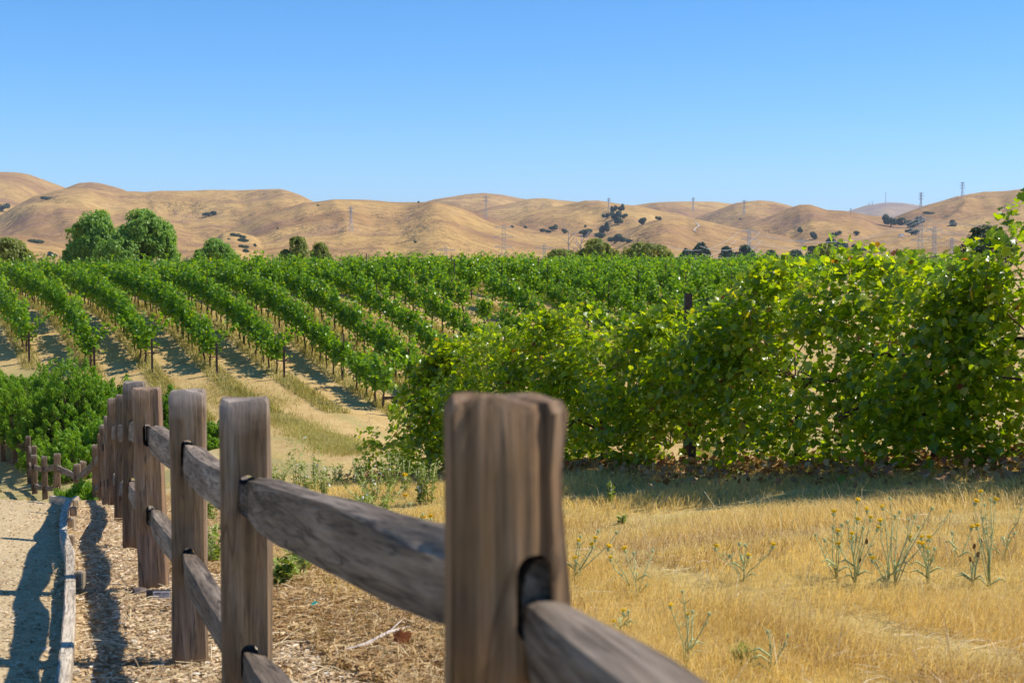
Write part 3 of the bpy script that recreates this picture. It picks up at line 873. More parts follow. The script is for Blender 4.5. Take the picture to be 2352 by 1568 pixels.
def join(chunks):
    Vs, tri = [], {}
    off = 0
    for V, polys in chunks:
        Vs.append(V)
        for p in polys: tri.setdefault(p.shape[1], []).append(p + off)
        off += len(V)
    return np.concatenate(Vs), [np.concatenate(v) for v in tri.values()]

# ------------------------------------------------------------------ planted rows
VINE_H = 1.0
def vine_leaf_data(g, n=320, size=(0.11, 0.165), end=False, sparse=1.0):
    """one staked vine: local X along the row; leaves on shoots rising from the cordon"""
    pos, nor = [], []
    ns = 15
    for k in range(ns):
        x0 = g.uniform(-0.52, 0.52); L = g.uniform(0.42, 0.82)
        if g.random() < 0.13: L = g.uniform(0.9, 1.15)
        side = g.choice([-1, 1]); lean = g.uniform(0.02, 0.27) * side
        lx = g.normal(0, 0.18)
        if end and k < 6: lean = g.uniform(0.5, 0.95) * side; L = g.uniform(0.9, 1.25)
        m = int(n / ns * sparse)
        t = np.sort(g.uniform(0, 1, m)) ** 0.9
        p = np.stack([x0 + lx * t + g.normal(0, 0.07, m), lean * t * L + g.normal(0, 0.072, m) * (1.25 - 0.7 * t), 0.68 + t * L * (1 - 0.25 * abs(lean)) + g.normal(0, 0.05, m)], -1)
        pos.append(p)
        nor.append(np.stack([g.normal(0, 0.5, m), side * 0.5 + g.normal(0, 0.6, m), 0.55 + g.normal(0, 0.45, m)], -1))
    m = int(n * 0.22 * sparse)                     # hanging skirt
    p = np.stack([g.uniform(-0.55, 0.55, m), g.normal(0, 0.17, m), g.uniform(0.5, 0.8, m)], -1)
    pos.append(p); nor.append(g.normal(0, 0.7, (m, 3)) + np.array([0, 0, 0.4]))
    pos, nor = np.concatenate(pos), np.concatenate(nor)
    up = g.normal(0, 0.5, pos.shape) + np.array([0, 0, -0.8])
    return leaves(pos, nor, up, g.uniform(size[0], size[1], len(pos)), 'quad', 1.05)

def trunk_mesh(g):
    mb = MB()
    p = [(0, 0, -0.1)]; x = y = 0
    for k in range(1, 6):
        x += g.normal(0, 0.018); y += g.normal(0, 0.018)
        p.append((x, y, 0.72 * k / 5))
    mb.tube(p, [0.040, 0.034, 0.03, 0.028, 0.03, 0.034], 6)
    for s in (-1, 1):
        mb.tube([(x, y, 0.70), (x + s * 0.12, y, 0.76), (x + s * 0.46, y + g.normal(0, .02), 0.75)], [0.026, 0.022, 0.014], 5)
    return mb.mesh("trunk", MAT['vine_bark'], True)

ROW_DIR = Vector((-0.5, 1, 0)).normalized()
ROW_RZ = math.atan2(ROW_DIR.y, ROW_DIR.x)
SIL = np.array([(870, 1120), (885, 1060), (890, 960), (930, 900), (960, 860), (1000, 800), (1040, 775), (1110, 770), (1150, 750), (1200, 735), (1250, 735), (1300, 718), (1335, 695), (1370, 710), (1410, 720), (1440, 735), (1500, 730), (1540, 700), (1580, 715), (1620, 720), (1660, 690), (1700, 650), (1740, 622), (1790, 610), (1840, 585), (1880, 572),
                (1930, 552), (1965, 545), (2000, 570), (2050, 592), (2100, 592), (2130, 600), (2160, 590), (2190, 560), (2230, 560), (2260, 540), (2290, 500), (2330, 480), (2352, 440), (2420, 430), (2600, 430)], float) * 1024 / 2352
def sil(u): return np.interp(u, SIL[:, 0], SIL[:, 1], left=2000)

ROWNAMES = ["leftmost", "second", "third", "fourth", "fifth", "sixth", "seventh", "eighth", "ninth", "tenth", "eleventh", "twelfth", "thirteenth", "fourteenth", "fifteenth", "sixteenth", "seventeenth",
            "eighteenth", "nineteenth", "twentieth", "twenty-first", "twenty-second", "twenty-third", "twenty-fourth", "twenty-fifth", "twenty-sixth"]
def rowname(k): return ROWNAMES[k] if k < len(ROWNAMES) else "far"

def build_rows():
    g = np.random.default_rng(5)
    protos = []
    for k in range(7):
        V, F_ = vine_leaf_data(g)
        protos.append((mesh_np("foliage", V, F_, MAT['rowleaf']), trunk_mesh(g)))
    endp = []
    for k in range(3):
        V, F_ = vine_leaf_data(g, 470, end=True)
        endp.append((mesh_np("foliage", V, F_, MAT['rowleaf']), trunk_mesh(g)))
    cand = []
    for k in range(0, 34):
        c = C0 + CS * k
        y0 = ROW_START[k] + 0.9 if k < 6 else 44.0
        if k == 6: y0 = 44.5
        y, idx = y0, 0
        sp = 0.80 if k < 7 else 1.02
        while y < 112:
            x = c - 0.5 * y
            gap = g.random() < (0.03 if k < 8 else 0.13) and idx > 1
            jx, jy = g.normal(0, 0.03), g.normal(0, 0.05)
            xx, yy = x + jx, y + jy
            u, v = px((xx, yy, z1(xx, yy) + 1.75))
            ul = u
            if -25 < u < 1050 and v < sil(u) + 14 and not gap:
                cand.append((yy, xx, k, idx, y0))
            y += sp * 0.894; idx += 1
    cand.sort()
    near, far = cand[:300], cand[300:]
    for (y, x, k, idx, y0) in near:
        end = idx == 0 and k < 6
        fo, tr = (endp[k % 3] if end else protos[g.integers(7)])
        root = empty("grapevine", (x, y, z1(x, y)), ROW_RZ + (math.pi if g.random() < .5 and not end else 0))
        s = g.uniform(0.90, 1.10) * (1.05 if end else 1)
        root.scale = (1.0, s, s)
        if end:
            lab = f"bushy grapevine with spreading shoots at the near end of the {rowname(k)} vineyard row"
            if k == 5: lab = "bushy grapevine ending the sixth vineyard row beside the overgrown vines"
            tag(root, lab, "grapevine", "grapevines in the vineyard rows")
        else:
            tag(root, f"green grapevine on a dark trunk inside the {rowname(k)} vineyard row from the left", "grapevine", f"grapevines of the {rowname(k)} vineyard row")
        obj("foliage", fo, root); obj("trunk", tr, root)
    # the rest, farther back, as one mass
    sp_ = [vine_leaf_data(g, 190, (0.13, 0.19)) for _ in range(6)]
    ch = []
    ca, sa = math.cos(ROW_RZ), math.sin(ROW_RZ)
    for (y, x, k, idx, y0) in far:
        V, F_ = sp_[g.integers(6)]
        s = g.uniform(0.9, 1.12); f = 1 if g.random() < .5 else -1
        W = np.stack([(V[:, 0] * f * ca - V[:, 1] * f * s * sa) + x, (V[:, 0] * f * sa + V[:, 1] * f * s * ca) + y, V[:, 2] * s + z1(x, y)], -1)
        ch.append((W, F_))
    V, F_ = join(ch)
    tag(obj("distant_vines", mesh_np("distant_vines", V, F_, MAT['rowleaf'])), "mass of far grapevine rows covering the top of the rise", "vines", kind='stuff')
    mb = MB()
    for (y, x, k, idx, y0) in far:
        if y < 92: 
            z = z1(x, y); mb.tube([(x, y, z - .1), (x + g.normal(0, .03), y, z + .8)], [0.035, 0.028], 4)
    tag(mb.build("distant_vine_trunks", MAT['vine_bark']), "dark trunks under the far grapevine rows", "vine trunks", kind='stuff')
    print("vines", len(cand), "near to", near[-1][0])

    # metal posts of the trellis
    def end_post(h, arms):
        mb = MB(); mb.box((0, 0, h / 2 - 0.2), (0.075, 0.055, h + 0.4))
        pole = mb.mesh("pole", MAT['rust'])
        am = []
        for z in arms:
            m2 = MB(); m2.box((0, -0.035, z), (0.56 if z < h - .3 else 0.42, 0.03, 0.035)); am.append(m2.mesh("cross_arm", MAT['rust']))
        return pole, am
    labs = ["leftmost of the dark metal row end posts, with a leafy vine behind it", "second dark metal row end post from the left, half behind the round green shrub",
            "bare dark metal row end post with two cross arms and an open gap beside it", "fourth dark metal row end post from the left, under a drooping end vine", "dark metal row end post at the corner of the sandy track below upswept shoots"]
    for k in range(5):
        y = ROW_START[k]; x = C0 + CS * k - 0.5 * y
        h = 1.25 if k == 2 else 1.15
        pole, am = end_post(h, (0.95, 0.72) if k == 2 else (0.98, 0.66))
        root = empty("row_end_post", (x, y, z1(x, y)), 0.25)
        tag(root, labs[k], "trellis post", "row end posts")
        obj("pole", pole, root)
        for a in am: obj("cross_arm", a, root)
    # thin stakes between the vines
    mb = MB(); mb.box((0, 0, 0.68), (0.035, 0.035, 1.7)); stm = mb.mesh("stake", MAT['rust'])
    for k in range(0, 22):
        c = C0 + CS * k
        y0 = ROW_START[k] if k < 6 else 44.0
        y = y0 + 4.4; n_ = 0
        while y < 84:
            x = c - 0.5 * y
            u, v = px((x, y, z1(x, y) + 1.7))
            if -5 < u < 1030 and v < sil(u) + 5:
                o = obj("trellis_stake", stm); o.location = (x, y, z1(x, y)); o.rotation_euler = (R.uniform(-.03, .03), R.uniform(-.03, .03), ROW_RZ)
                o.scale = (1, 1, R.uniform(0.92, 1.08))
                tag(o, f"thin dark metal stake among the vines of the {rowname(k)} vineyard row", "stake", f"stakes of the {rowname(k)} vineyard row")
            y += 5.4 * 0.894
    # drip hoses
    for k in range(0, 16):
        c = C0 + CS * k
        y0 = ROW_START[k] + 0.6 if k < 6 else 45.0
        ys = np.arange(y0, 80, 0.36)
        pts = []
        for i, y in enumerate(ys):
            x = c - 0.5 * y
            pts.append((x + 0.03, y, z1(x, y) + 0.42 - 0.10 * abs(math.sin(i * 1.57)) + R.uniform(-.02, .02)))
        mb = MB(); mb.tube(pts, 0.011, 5)
        tag(mb.build("drip_hose", MAT['hose'], None, True), f"black drip hose sagging between trunks of the {rowname(k)} vineyard row", "hose", "drip hoses")
build_rows()

# ------------------------------------------------------------------ the overgrown row in front
def build_overgrown():
    g = np.random.default_rng(23)
    t = Vector((RS, 1, 0)).normalized(); n = Vector((t.y, -t.x, 0))      # n: away from the camera side
    tn, nn = np.array(t), np.array(n)
    names = ["leafy overgrown vine at the far left end of the big row, hanging to the ground", "low overgrown vine second from the far end of the big row",
             "sprawling overgrown vine around the tall dark steel post in the big row", "overgrown vine of the big row just right of the tall dark steel post",
             "dense overgrown vine in the middle of the big row above red brown leaf litter", "tall overgrown vine of the big row whose leafy peak rises above the horizon",
             "overgrown vine with a long arching shoot against the hills", "tallest yellow green overgrown vine at the right edge of the photo",
             "overgrown vine cut off by the right edge of the photo"]
    Ys = [23.4, 21.9, 20.2, 18.2, 16.4, 14.6, 12.95, 11.4, 9.8]
    for j, yc in enumerate(Ys):
        half = 1.25 if j < 4 else 1.1
        xc = rowR(yc); zc = z1(xc, yc)
        root = empty("overgrown_vine", (xc, yc, zc))
        tag(root, names[j], "grapevine", "overgrown vines of the big row")
        # ---- leaf clusters
        M = 325
        ctr, rad = [], []
        tries = 0
        clumps = [(g.uniform(-half, half), g.uniform(-1, 1), g.uniform(0.02, 1) ** .85) for _ in range(26)]
        while len(ctr) < M and tries < 20000:
            tries += 1
            cl_ = clumps[g.integers(26)]; loose = g.random() < .55
            s = g.uniform(-half, half) if loose else cl_[0] + g.normal(0, .16)
            yy = yc + s * tn[1]; xx = rowR(yy)
            if yy > 24.5: continue
            u0, _ = px((xx, yy, zc + 1))
            top = P(u0, float(sil(u0)), yy)[2]
            zb = z1(xx, yy)
            hh = max(top - zb - 0.10, 0.6) * (0.92 + 0.16 * vn(yc * 2.3 + s * 2.6, 7.0, 55))
            w, q_ = (g.uniform(-1, 1), g.uniform(0, 1)) if loose else (float(np.clip(cl_[1] + g.normal(0, .22), -1, 1)), float(np.clip(cl_[2] + g.normal(0, .085), 0, 1)))
            # profile: wide in the middle, skirts at the bottom on the camera side
            wid = 0.62 * (1 - 0.62 * max(0, (q_ - 0.55) / 0.45) ** 1.4)
            if q_ < 0.25: wid *= 0.80 + 0.6 * q_
            if abs(w) < 0.4 and g.random() < 0.6: continue
            if w > 0.2 and g.random() < 0.78: continue
            zz = zb + 0.06 + q_ * hh
            d = w * wid
            dens = fbm((s * tn[1] + yc) * 1.05 + 40, zz * 1.15 + d * .8, 100, 2)
            if dens < 0.455 and g.random() < 0.93: continue
            if q_ < 0.10 and g.random() < 0.45: continue
            ctr.append((xx + nn[0] * d - xc, yy + nn[1] * d - yc, zz - zc, w, q_))
        ctr = np.array(ctr)
        m = 17
        C = np.repeat(ctr, m, 0)
        pos = C[:, :3] + g.normal(0, 1, (len(C), 3)) * np.array([0.12, 0.12, 0.11])
        out = nn[None] * (np.sign(C[:, 3]) * np.clip(np.abs(C[:, 3]) * 1.1, 0.2, 1))[:, None]
        nor = out * g.uniform(-0.1, 0.75, (len(C), 1)) + np.array([0, 0, 0.75]) + g.normal(0, 0.5, pos.shape)
        up = out * 0.4 + np.array([0, 0, -0.9]) + g.normal(0, 0.45, pos.shape)
        keep = pos[:, 2] + zc > zt(pos[:, 0] + xc, pos[:, 1] + yc) + 0.03
        pu, pv = px(pos + np.array([xc, yc, zc])); keep &= pv > np.interp(pu, SIL[:, 0], SIL[:, 1], left=0) - 9; keep &= (pu > 389) | (pv > 425)
        pos, nor, up = pos[keep], nor[keep], up[keep]
        size = g.uniform(0.042, 0.092, len(pos))
        ch = [leaves(pos, nor, up, size, 'grape', 1.05)]
        # ---- canes, some reaching above the mass with leaves on both sides
        mb = MB()
        tops = 10 if j in (5, 6, 7, 8) else 8
        for k in range(22):
            s = g.uniform(-half, half); yy = min(yc + s * tn[1], 24.3); xx = rowR(yy)
            u0, _ = px((xx, yy, zc + 1)); top = P(u0, float(sil(u0)), yy)[2]; zb = z1(xx, yy)
            d = g.uniform(-0.5, 0.5)
            reach = k < tops
            z0 = zb + (top - zb) * (0.62 if reach else g.uniform(0.1, 0.6))
            L = g.uniform(0.45, 0.85) if reach else g.uniform(0.4, 0.9)
            if reach: L *= 0.9 if j < 4 else 0.4 if j > 6 else 0.62 if j > 5 else 0.8
            a = g.uniform(0, 6.28)
            hd = np.array([math.cos(a), math.sin(a), 0]) * (0.35 if reach else 0.75)
            dirv = hd + np.array([0, 0, 1.0 if reach else 0.2])
            p = np.array([xx + nn[0] * d - xc, yy + nn[1] * d - yc, z0 - zc]); pts = [np.array([tn[0] * s * .8, tn[1] * s * .8, 0.96]), p.copy()]
            st = L / 9
            lp, ln, lu = [], [], []
            for i in range(9):
                p = p + unit(dirv) * st; dirv = dirv + np.array([0, 0, -0.09 if reach else -0.04]) + g.normal(0, 0.10, 3)
                pts.append(p.copy())
                for sd in ((-1, 1) if g.random() < .6 else (g.choice([-1, 1]),)):
                    sidev = np.cross(unit(dirv), [0, 0, 1]); sidev = unit(sidev + 1e-6) * sd
                    lp.append(p + sidev * 0.06 + g.normal(0, .02, 3)); ln.append(sidev * 0.4 + np.array([0, 0, .7]) + g.normal(0, .4, 3)); lu.append(sidev + np.array([0, 0, -.8]) + g.normal(0, .3, 3))
            mb.tube(pts, [0.009] + [0.0085 - 0.0006 * i for i in range(10)], 4, 1)
            if reach or g.random() < .6:
                ch.append(leaves(np.array(lp), np.array(ln), np.array(lu), g.uniform(0.07, 0.13, len(lp)) * (1 if reach else 1) * np.linspace(1.1, 0.6, len(lp)), 'grape', 1.05))
        V, F_ = join(ch)
        obj("foliage", mesh_np("foliage", V, F_, MAT['bigleaf']), root)
        tb = mb
        p = [Vector((0, 0, -0.1))]
        for k in range(1, 7): p.append(Vector((g.normal(0, .05), g.normal(0, .05), 0.95 * k / 6)))
        tb.tube(p, [0.065, 0.05, 0.045, 0.045, 0.04, 0.045, 0.05], 7)
        for s in (-1, 1):
            tb.tube([p[-1], p[-1] + t * (0.35 * s) + Vector((0, 0, .06)), p[-1] + t * (1.0 * s) + Vector((0, 0, .02))], [0.04, 0.032, 0.02], 6)
        for k in range(3):
            a = g.uniform(0, 6.28)
            tb.tube([p[3], p[3] + Vector((math.cos(a) * .4, math.sin(a) * .4, .2)), p[3] + Vector((math.cos(a) * .8, math.sin(a) * .8, g.uniform(-.1, .3)))], [0.022, 0.016, 0.01], 5)
        tb.build("trunk", [MAT['vine_bark'], MAT['cane']], root, True)
    # steel post in the row
    pz = P(684, 293, 17.0)
    x, y = pz[0] + .05, 17.0
    zb = z1(x, y); h = pz[2] - zb
    mb = MB()
    mb.box((0, -0.035, h / 2 - .2), (0.085, 0.012, h + .4)); mb.box((-0.037, 0, h / 2 - .2), (0.011, 0.058, h + .4)); mb.box((0.037, 0, h / 2 - .2), (0.011, 0.058, h + .4))
    o = mb.build("steel_post", MAT['rust']); o.location = (x, y, zb); o.rotation_euler = (0, 0, 0.12)
    tag(o, "tall dark rusted steel post sticking up out of the overgrown vines", "post")
    # horizontal end brace at the far left end
    e = P(392.5, 396.5, 44.5)
    zb = z1(e[0], 44.5)
    root = empty("end_brace", (e[0] + .1, 44.5, zb)); hh = e[2] - zb; root.scale = (1.75, 1.75, 1)
    tag(root, "rusted steel cross piece on a post ending the row that meets the overgrown vines", "trellis brace")
    mb = MB(); mb.box((0.0, 0, hh / 2 - .2), (0.06, 0.05, hh + .4)); mb.build("pole", MAT['rust'], root)
    mb = MB(); mb.bar((-0.24, -.05, hh - .02), (0.06, -.05, hh + .0), .05, .075); mb.bar((0.06, -.05, hh + .03), (0.34, -.04, hh + .06), .03, .03); mb.bar((-0.22, -.06, hh - 0.075), (-0.05, -.06, hh - .07), .03, .015)
    mb.build("cross_arm", MAT['rust'], root)
    mb = MB(); mb.bar((0.0, -.04, hh - .25), (0.16, -.04, hh - .02), .03, .03); mb.build("strut", MAT['rust'], root)
    # wires along the row
    for hgt, lab in ((1.98, "upper trellis wire crossing above the overgrown vines"), (1.66, "lower trellis wire running through the overgrown vines")):
        pts = []
        for y in np.linspace(9.0, 25.3, 40):
            x = rowR(y); pts.append((x, y, z1(x, y) + hgt))
        pts = np.array(pts); pts[:, 2] = np.polyval(np.polyfit(pts[:, 1], pts[:, 2], 2), pts[:, 1])
        mb = MB(); mb.tube(pts, 0.0035, 5)
        tag(mb.build("trellis_wire", MAT['wire'], None, True), lab, "wire")
build_overgrown()
# ------------------------------------------------------------------ trees behind the vineyard
def crown_leaves(g, blobs, n, size, droop=0.0, kind='quad', aspect=0.6, gap=0.42, sc=0.9):
    """leaves on the outer parts of several rounded masses, with gaps"""
    P_, Nn, U = [], [], []
    for (c, r, wgt) in blobs:
        m = int(n * wgt)
        d = unit(g.normal(0, 1, (m * 2, 3)))
        rad = g.uniform(0.55, 1.05, m * 2) ** 0.6
        p = np.array(c) + d * np.array(r) * rad[:, None]
        dens = fbm(p[:, 0] * sc + p[:, 1] * 0.7 * sc + 50, p[:, 2] * sc + p[:, 1] * 0.4 * sc + 50, 7, 3)
        p, d = p[dens > gap], d[dens > gap]
        p, d = p[:m], d[:m]
        if droop:
            p[:, 2] -= droop * g.uniform(0, 1, len(p)) ** 2 * np.clip(np.abs(d[:, 0]) + .3, 0, 1)
        P_.append(p); Nn.append(d * 0.8 + g.normal(0, 0.45, d.shape) + np.array([0, 0, .25])); U.append(g.normal(0, .4, d.shape) + np.array([0, 0, -1.0 if droop else -.3]))
    p, nn, u = np.concatenate(P_), np.concatenate(Nn), np.concatenate(U)
    return leaves(p, nn, u, g.uniform(size[0], size[1], len(p)), kind, aspect)

def trunk_tree(g, h, r, spread, blobs, mat):
    mb = MB()
    top = Vector((0, 0, h * 0.35))
    mb.tube([(0, 0, -0.4), (0.03, 0, h * 0.15), top], [r * 1.25, r, r * .85], 7)
    for (c, rr, w) in blobs:
        c = Vector(c)
        mid = top.lerp(c, 0.5) + Vector((0, 0, h * 0.05))
        mb.tube([top, mid, c + Vector((0, 0, rr[2] * .3))], [r * .6, r * .4, r * .12], 5)
    return mb.mesh("trunk", mat, True)

def view_tree(name, label, cat, uL, uR, vT, vB, Y, blobs, mat, n, leaf, droop, seed, group=None, zbase=None, gap=0.42, asp=.55):
    """a tree whose crown covers uL..uR, vT..vB of the 2352 wide view at distance Y; blobs in unit box (x -1..1, z 0..1)"""
    g = np.random.default_rng(seed)
    uc, hw = q((uL + uR) / 2), q(uR - uL) / 2
    t = P(uc, q(vT), Y); b = P(uc, q(vB), Y)
    x = t[0]; zb = z1(x, Y) if zbase is None else zbase
    half = hw / F * Y; ch = t[2] - b[2]
    bl = []
    for (bx, bz, rx, rz, w) in blobs:
        bl.append(((bx * half, g.uniform(-.25, .25) * half, b[2] - zb + bz * ch), (rx * half, rx * half * .9, rz * ch), w))
    for (c, r, w) in list(bl):          # ragged outline: smaller sprays round each mass
        for k in range(5):
            d = unit(g.normal(0, 1, 3)); d[2] = abs(d[2]) * .8
            cc = np.array(c) + d * np.array(r) * .95; f = g.uniform(.22, .38)
            bl.append((tuple(cc), (r[0] * f, r[1] * f, r[2] * f), w * .09))
    root = empty(name, (x, Y, zb)); tag(root, label, cat, group)
    V, F_ = crown_leaves(g, bl, n, leaf, droop, 'quad', asp, gap, 2.2 / max(half, 1))
    obj("crown", mesh_np("crown", V, F_, mat), root)
    obj("trunk", trunk_tree(g, max(t[2] - zb, 1), half * 0.07, half, [b_ for b_ in bl if b_[2] > .06], MAT['bark']), root)
    return root

PEP = 130
G_ = "trees beyond the vineyard"
view_tree("pepper_tree", "tall rounded green tree, left of the touching pair behind the vines", "tree", 132, 276, 484, 616, 132, [(.2, .70, .60, .34, .3), (-.5, .40, .55, .34, .25), (.5, .40, .62, .45, .3), (-.4, .2, .65, .36, .35), (.45, .2, .7, .36, .4), (.2, .4, .6, .4, .3)], MAT['willow'], 8200, (.22, .42), 0.9, 1, G_)
view_tree("pepper_tree", "broad tall green tree, right of the touching pair behind the vines", "tree", 226, 400, 484, 618, 128, [(.1, .70, .52, .34, .3), (-.52, .5, .5, .38, .25), (.55, .52, .45, .38, .25), (-.3, .24, .75, .42, .45), (.45, .22, .65, .38, .4), (0, .35, .6, .4, .35)], MAT['willow'], 11500, (.22, .42), 0.9, 2, G_)
view_tree("pepper_tree", "olive green tree cut off by the left edge of the photo", "tree", -30, 77, 548, 618, 120, [(0, .6, .8, .45, .5), (.6, .3, .5, .4, .3), (-.3, .3, .8, .4, .3)], MAT['willow_pale'], 4200, (.2, .38), 0.5, 3, G_)
view_tree("pepper_tree", "small rounded green tree right of the tall touching pair", "tree", 428, 546, 548, 612, 135, [(.05, .62, .5, .42, .4), (-.5, .3, .45, .35, .3), (.55, .3, .42, .4, .3)], MAT['willow'], 4600, (.2, .38), 0.5, 4, G_)
view_tree("pepper_tree", "thin airy green tree with an upright top between the round tree and the bare hillside", "tree", 636, 716, 543, 606, 132, [(.2, .7, .5, .34, .4), (-.5, .25, .45, .3, .25), (.4, .3, .6, .36, .35)], MAT['willow_pale'], 3000, (.18, .34), 0.4, 5, G_)
view_tree("pepper_tree", "small airy green tree just right of the thin upright tree", "tree", 700, 764, 553, 606, 134, [(0, .55, .7, .45, .6), (.3, .2, .7, .3, .4)], MAT['willow_pale'], 2600, (.18, .34), 0.4, 6, G_)
view_tree("willow", "pale yellow green willow standing highest above the middle of the vines", "tree", 1312, 1424, 547, 606, 140, [(-.05, .6, .6, .42, .5), (-.6, .25, .4, .35, .25), (.6, .28, .42, .35, .3)], MAT['willow_pale'], 4200, (.2, .36), 0.7, 7, G_)
view_tree("willow", "low pale bush left of the highest willow above the vines", "tree", 1255, 1325, 568, 604, 138, [(0, .45, .9, .5, .7), (.5, .3, .5, .4, .3)], MAT['willow_pale'], 1900, (.2, .34), 0.4, 8, G_)
view_tree("willow", "broad pale olive willow right of the highest willow", "tree", 1422, 1542, 554, 606, 142, [(-.4, .55, .55, .45, .4), (.3, .5, .55, .42, .4), (.8, .25, .3, .3, .2)], MAT['willow_pale'], 4000, (.2, .36), 0.6, 9, G_)
view_tree("oak_tree", "dark green tree behind the arching shoot at the right edge of the photo", "tree", 2196, 2330, 518, 612, 150, [(.1, .6, .65, .42, .5), (-.5, .35, .5, .4, .3), (.5, .3, .6, .4, .3)], MAT['oak'], 4500, (.25, .42), 0.0, 10, G_)
view_tree("pepper_tree", "small fresh green tree behind the overgrown peak at right", "tree", 1862, 1922, 557, 604, 120, [(0, .5, .8, .5, .7), (.4, .3, .6, .4, .3)], MAT['willow_pale'], 1800, (.2, .34), 0.4, 11, G_)
# bluish trees at the foot of the hills
FAR = [(1590, 1632, 555, 600, "upright dark tree at the foot of the hills under the winding track"), (1560, 1600, 570, 604, "low dark tree left of the upright tree under the winding track"),
       (1650, 1690, 565, 604, "dark round tree left of the power pylon above the vines"), (1686, 1735, 560, 604, "dark spreading tree at the base of the power pylon above the vines"),
       (1745, 1790, 572, 606, "dim grey green tree right of the pylon above the vines"), (1800, 1850, 572, 606, "faint low tree left of the overgrown peak"), (1848, 1890, 562, 606, "dark tree beside the overgrown peak under the hill track")]
for i, (a, b, t, bo, lab) in enumerate(FAR):
    view_tree("oak_tree", lab, "tree", a, b, t, bo, 620 + 15 * i, [(0, .62, .62, .36, .5), (-.5, .35, .5, .35, .3), (.5, .32, .5, .38, .3)], MAT['oak'], 900, (.9, 1.6), 0, 40 + i, "dark trees at the foot of the hills", zbase=-12.5, asp=.9)
# two bare dead trees
for (u, vt, Y, lab) in ((1307, 527, 240, "bare grey dead tree left of the highest willow"), (1336, 536, 245, "smaller bare dead tree leaning beside the highest willow")):
    t = P(q(u), q(vt), Y); zb = z1(t[0], Y); h = t[2] - zb
    gg = random.Random(u); mb = MB()
    mb.tube([(0, 0, -.3), (.1, 0, h * .45), (-.1, 0, h * .8), (.05, 0, h)], [.22, .16, .1, .05], 5)
    for k in range(9):
        z = h * gg.uniform(.45, .95); s = gg.choice((-1, 1))
        mb.tube([(0, 0, z), (s * gg.uniform(.4, 1.2), gg.uniform(-.6, .6), z + gg.uniform(.5, 1.4)), (s * gg.uniform(1, 2), gg.uniform(-.6, .6), z + gg.uniform(.9, 2.2))], [.08, .06, .03], 4)
    o = mb.build("dead_tree", flat_mat("dead_wood", (.35, .30, .28), .9, .1), None, True); o.location = (t[0], Y, zb); tag(o, lab, "tree")

# ------------------------------------------------------------------ oaks and brush on the hills
def oak_proto(seed, wide=1.0):
    g = np.random.default_rng(seed)
    bl = []
    for k in range(5):
        bl.append(((g.uniform(-.55, .55) * wide, g.uniform(-.5, .5), g.uniform(.34, .74)), (g.uniform(.36, .54), g.uniform(.34, .5), g.uniform(.24, .34)), .25))
    V, F_ = crown_leaves(g, bl, 2200, (.09, .17), 0, 'quad', .9, .33, 2.4)
    mb = MB(); mb.tube([(0, 0, -.15), (.02, 0, .25), (0, 0, .5)], [.09, .07, .05], 6)
    for (c, r, w) in bl: mb.tube([(0, 0, .3), tuple(0.6 * np.array(c) + np.array([0, 0, .15])), c], [.05, .035, .015], 4)
    return mesh_np("crown", V, F_, MAT['oak']), mb.mesh("trunk", MAT['bark'], True)
def shrub_proto(seed):
    g = np.random.default_rng(seed)
    bl = [((g.uniform(-.6, .6), g.uniform(-.4, .4), g.uniform(.15, .4)), (g.uniform(.35, .55), g.uniform(.3, .5), g.uniform(.25, .4)), .3) for k in range(4)]
    V, F_ = crown_leaves(g, bl, 1200, (.10, .18), 0, 'quad', .9, .33, 2.4)
    return mesh_np("shrub", V, F_, MAT['oak'])
OAKS = [oak_proto(60 + i, 1 + .12 * i) for i in range(4)]; SHR = [shrub_proto(80 + i) for i in range(3)]
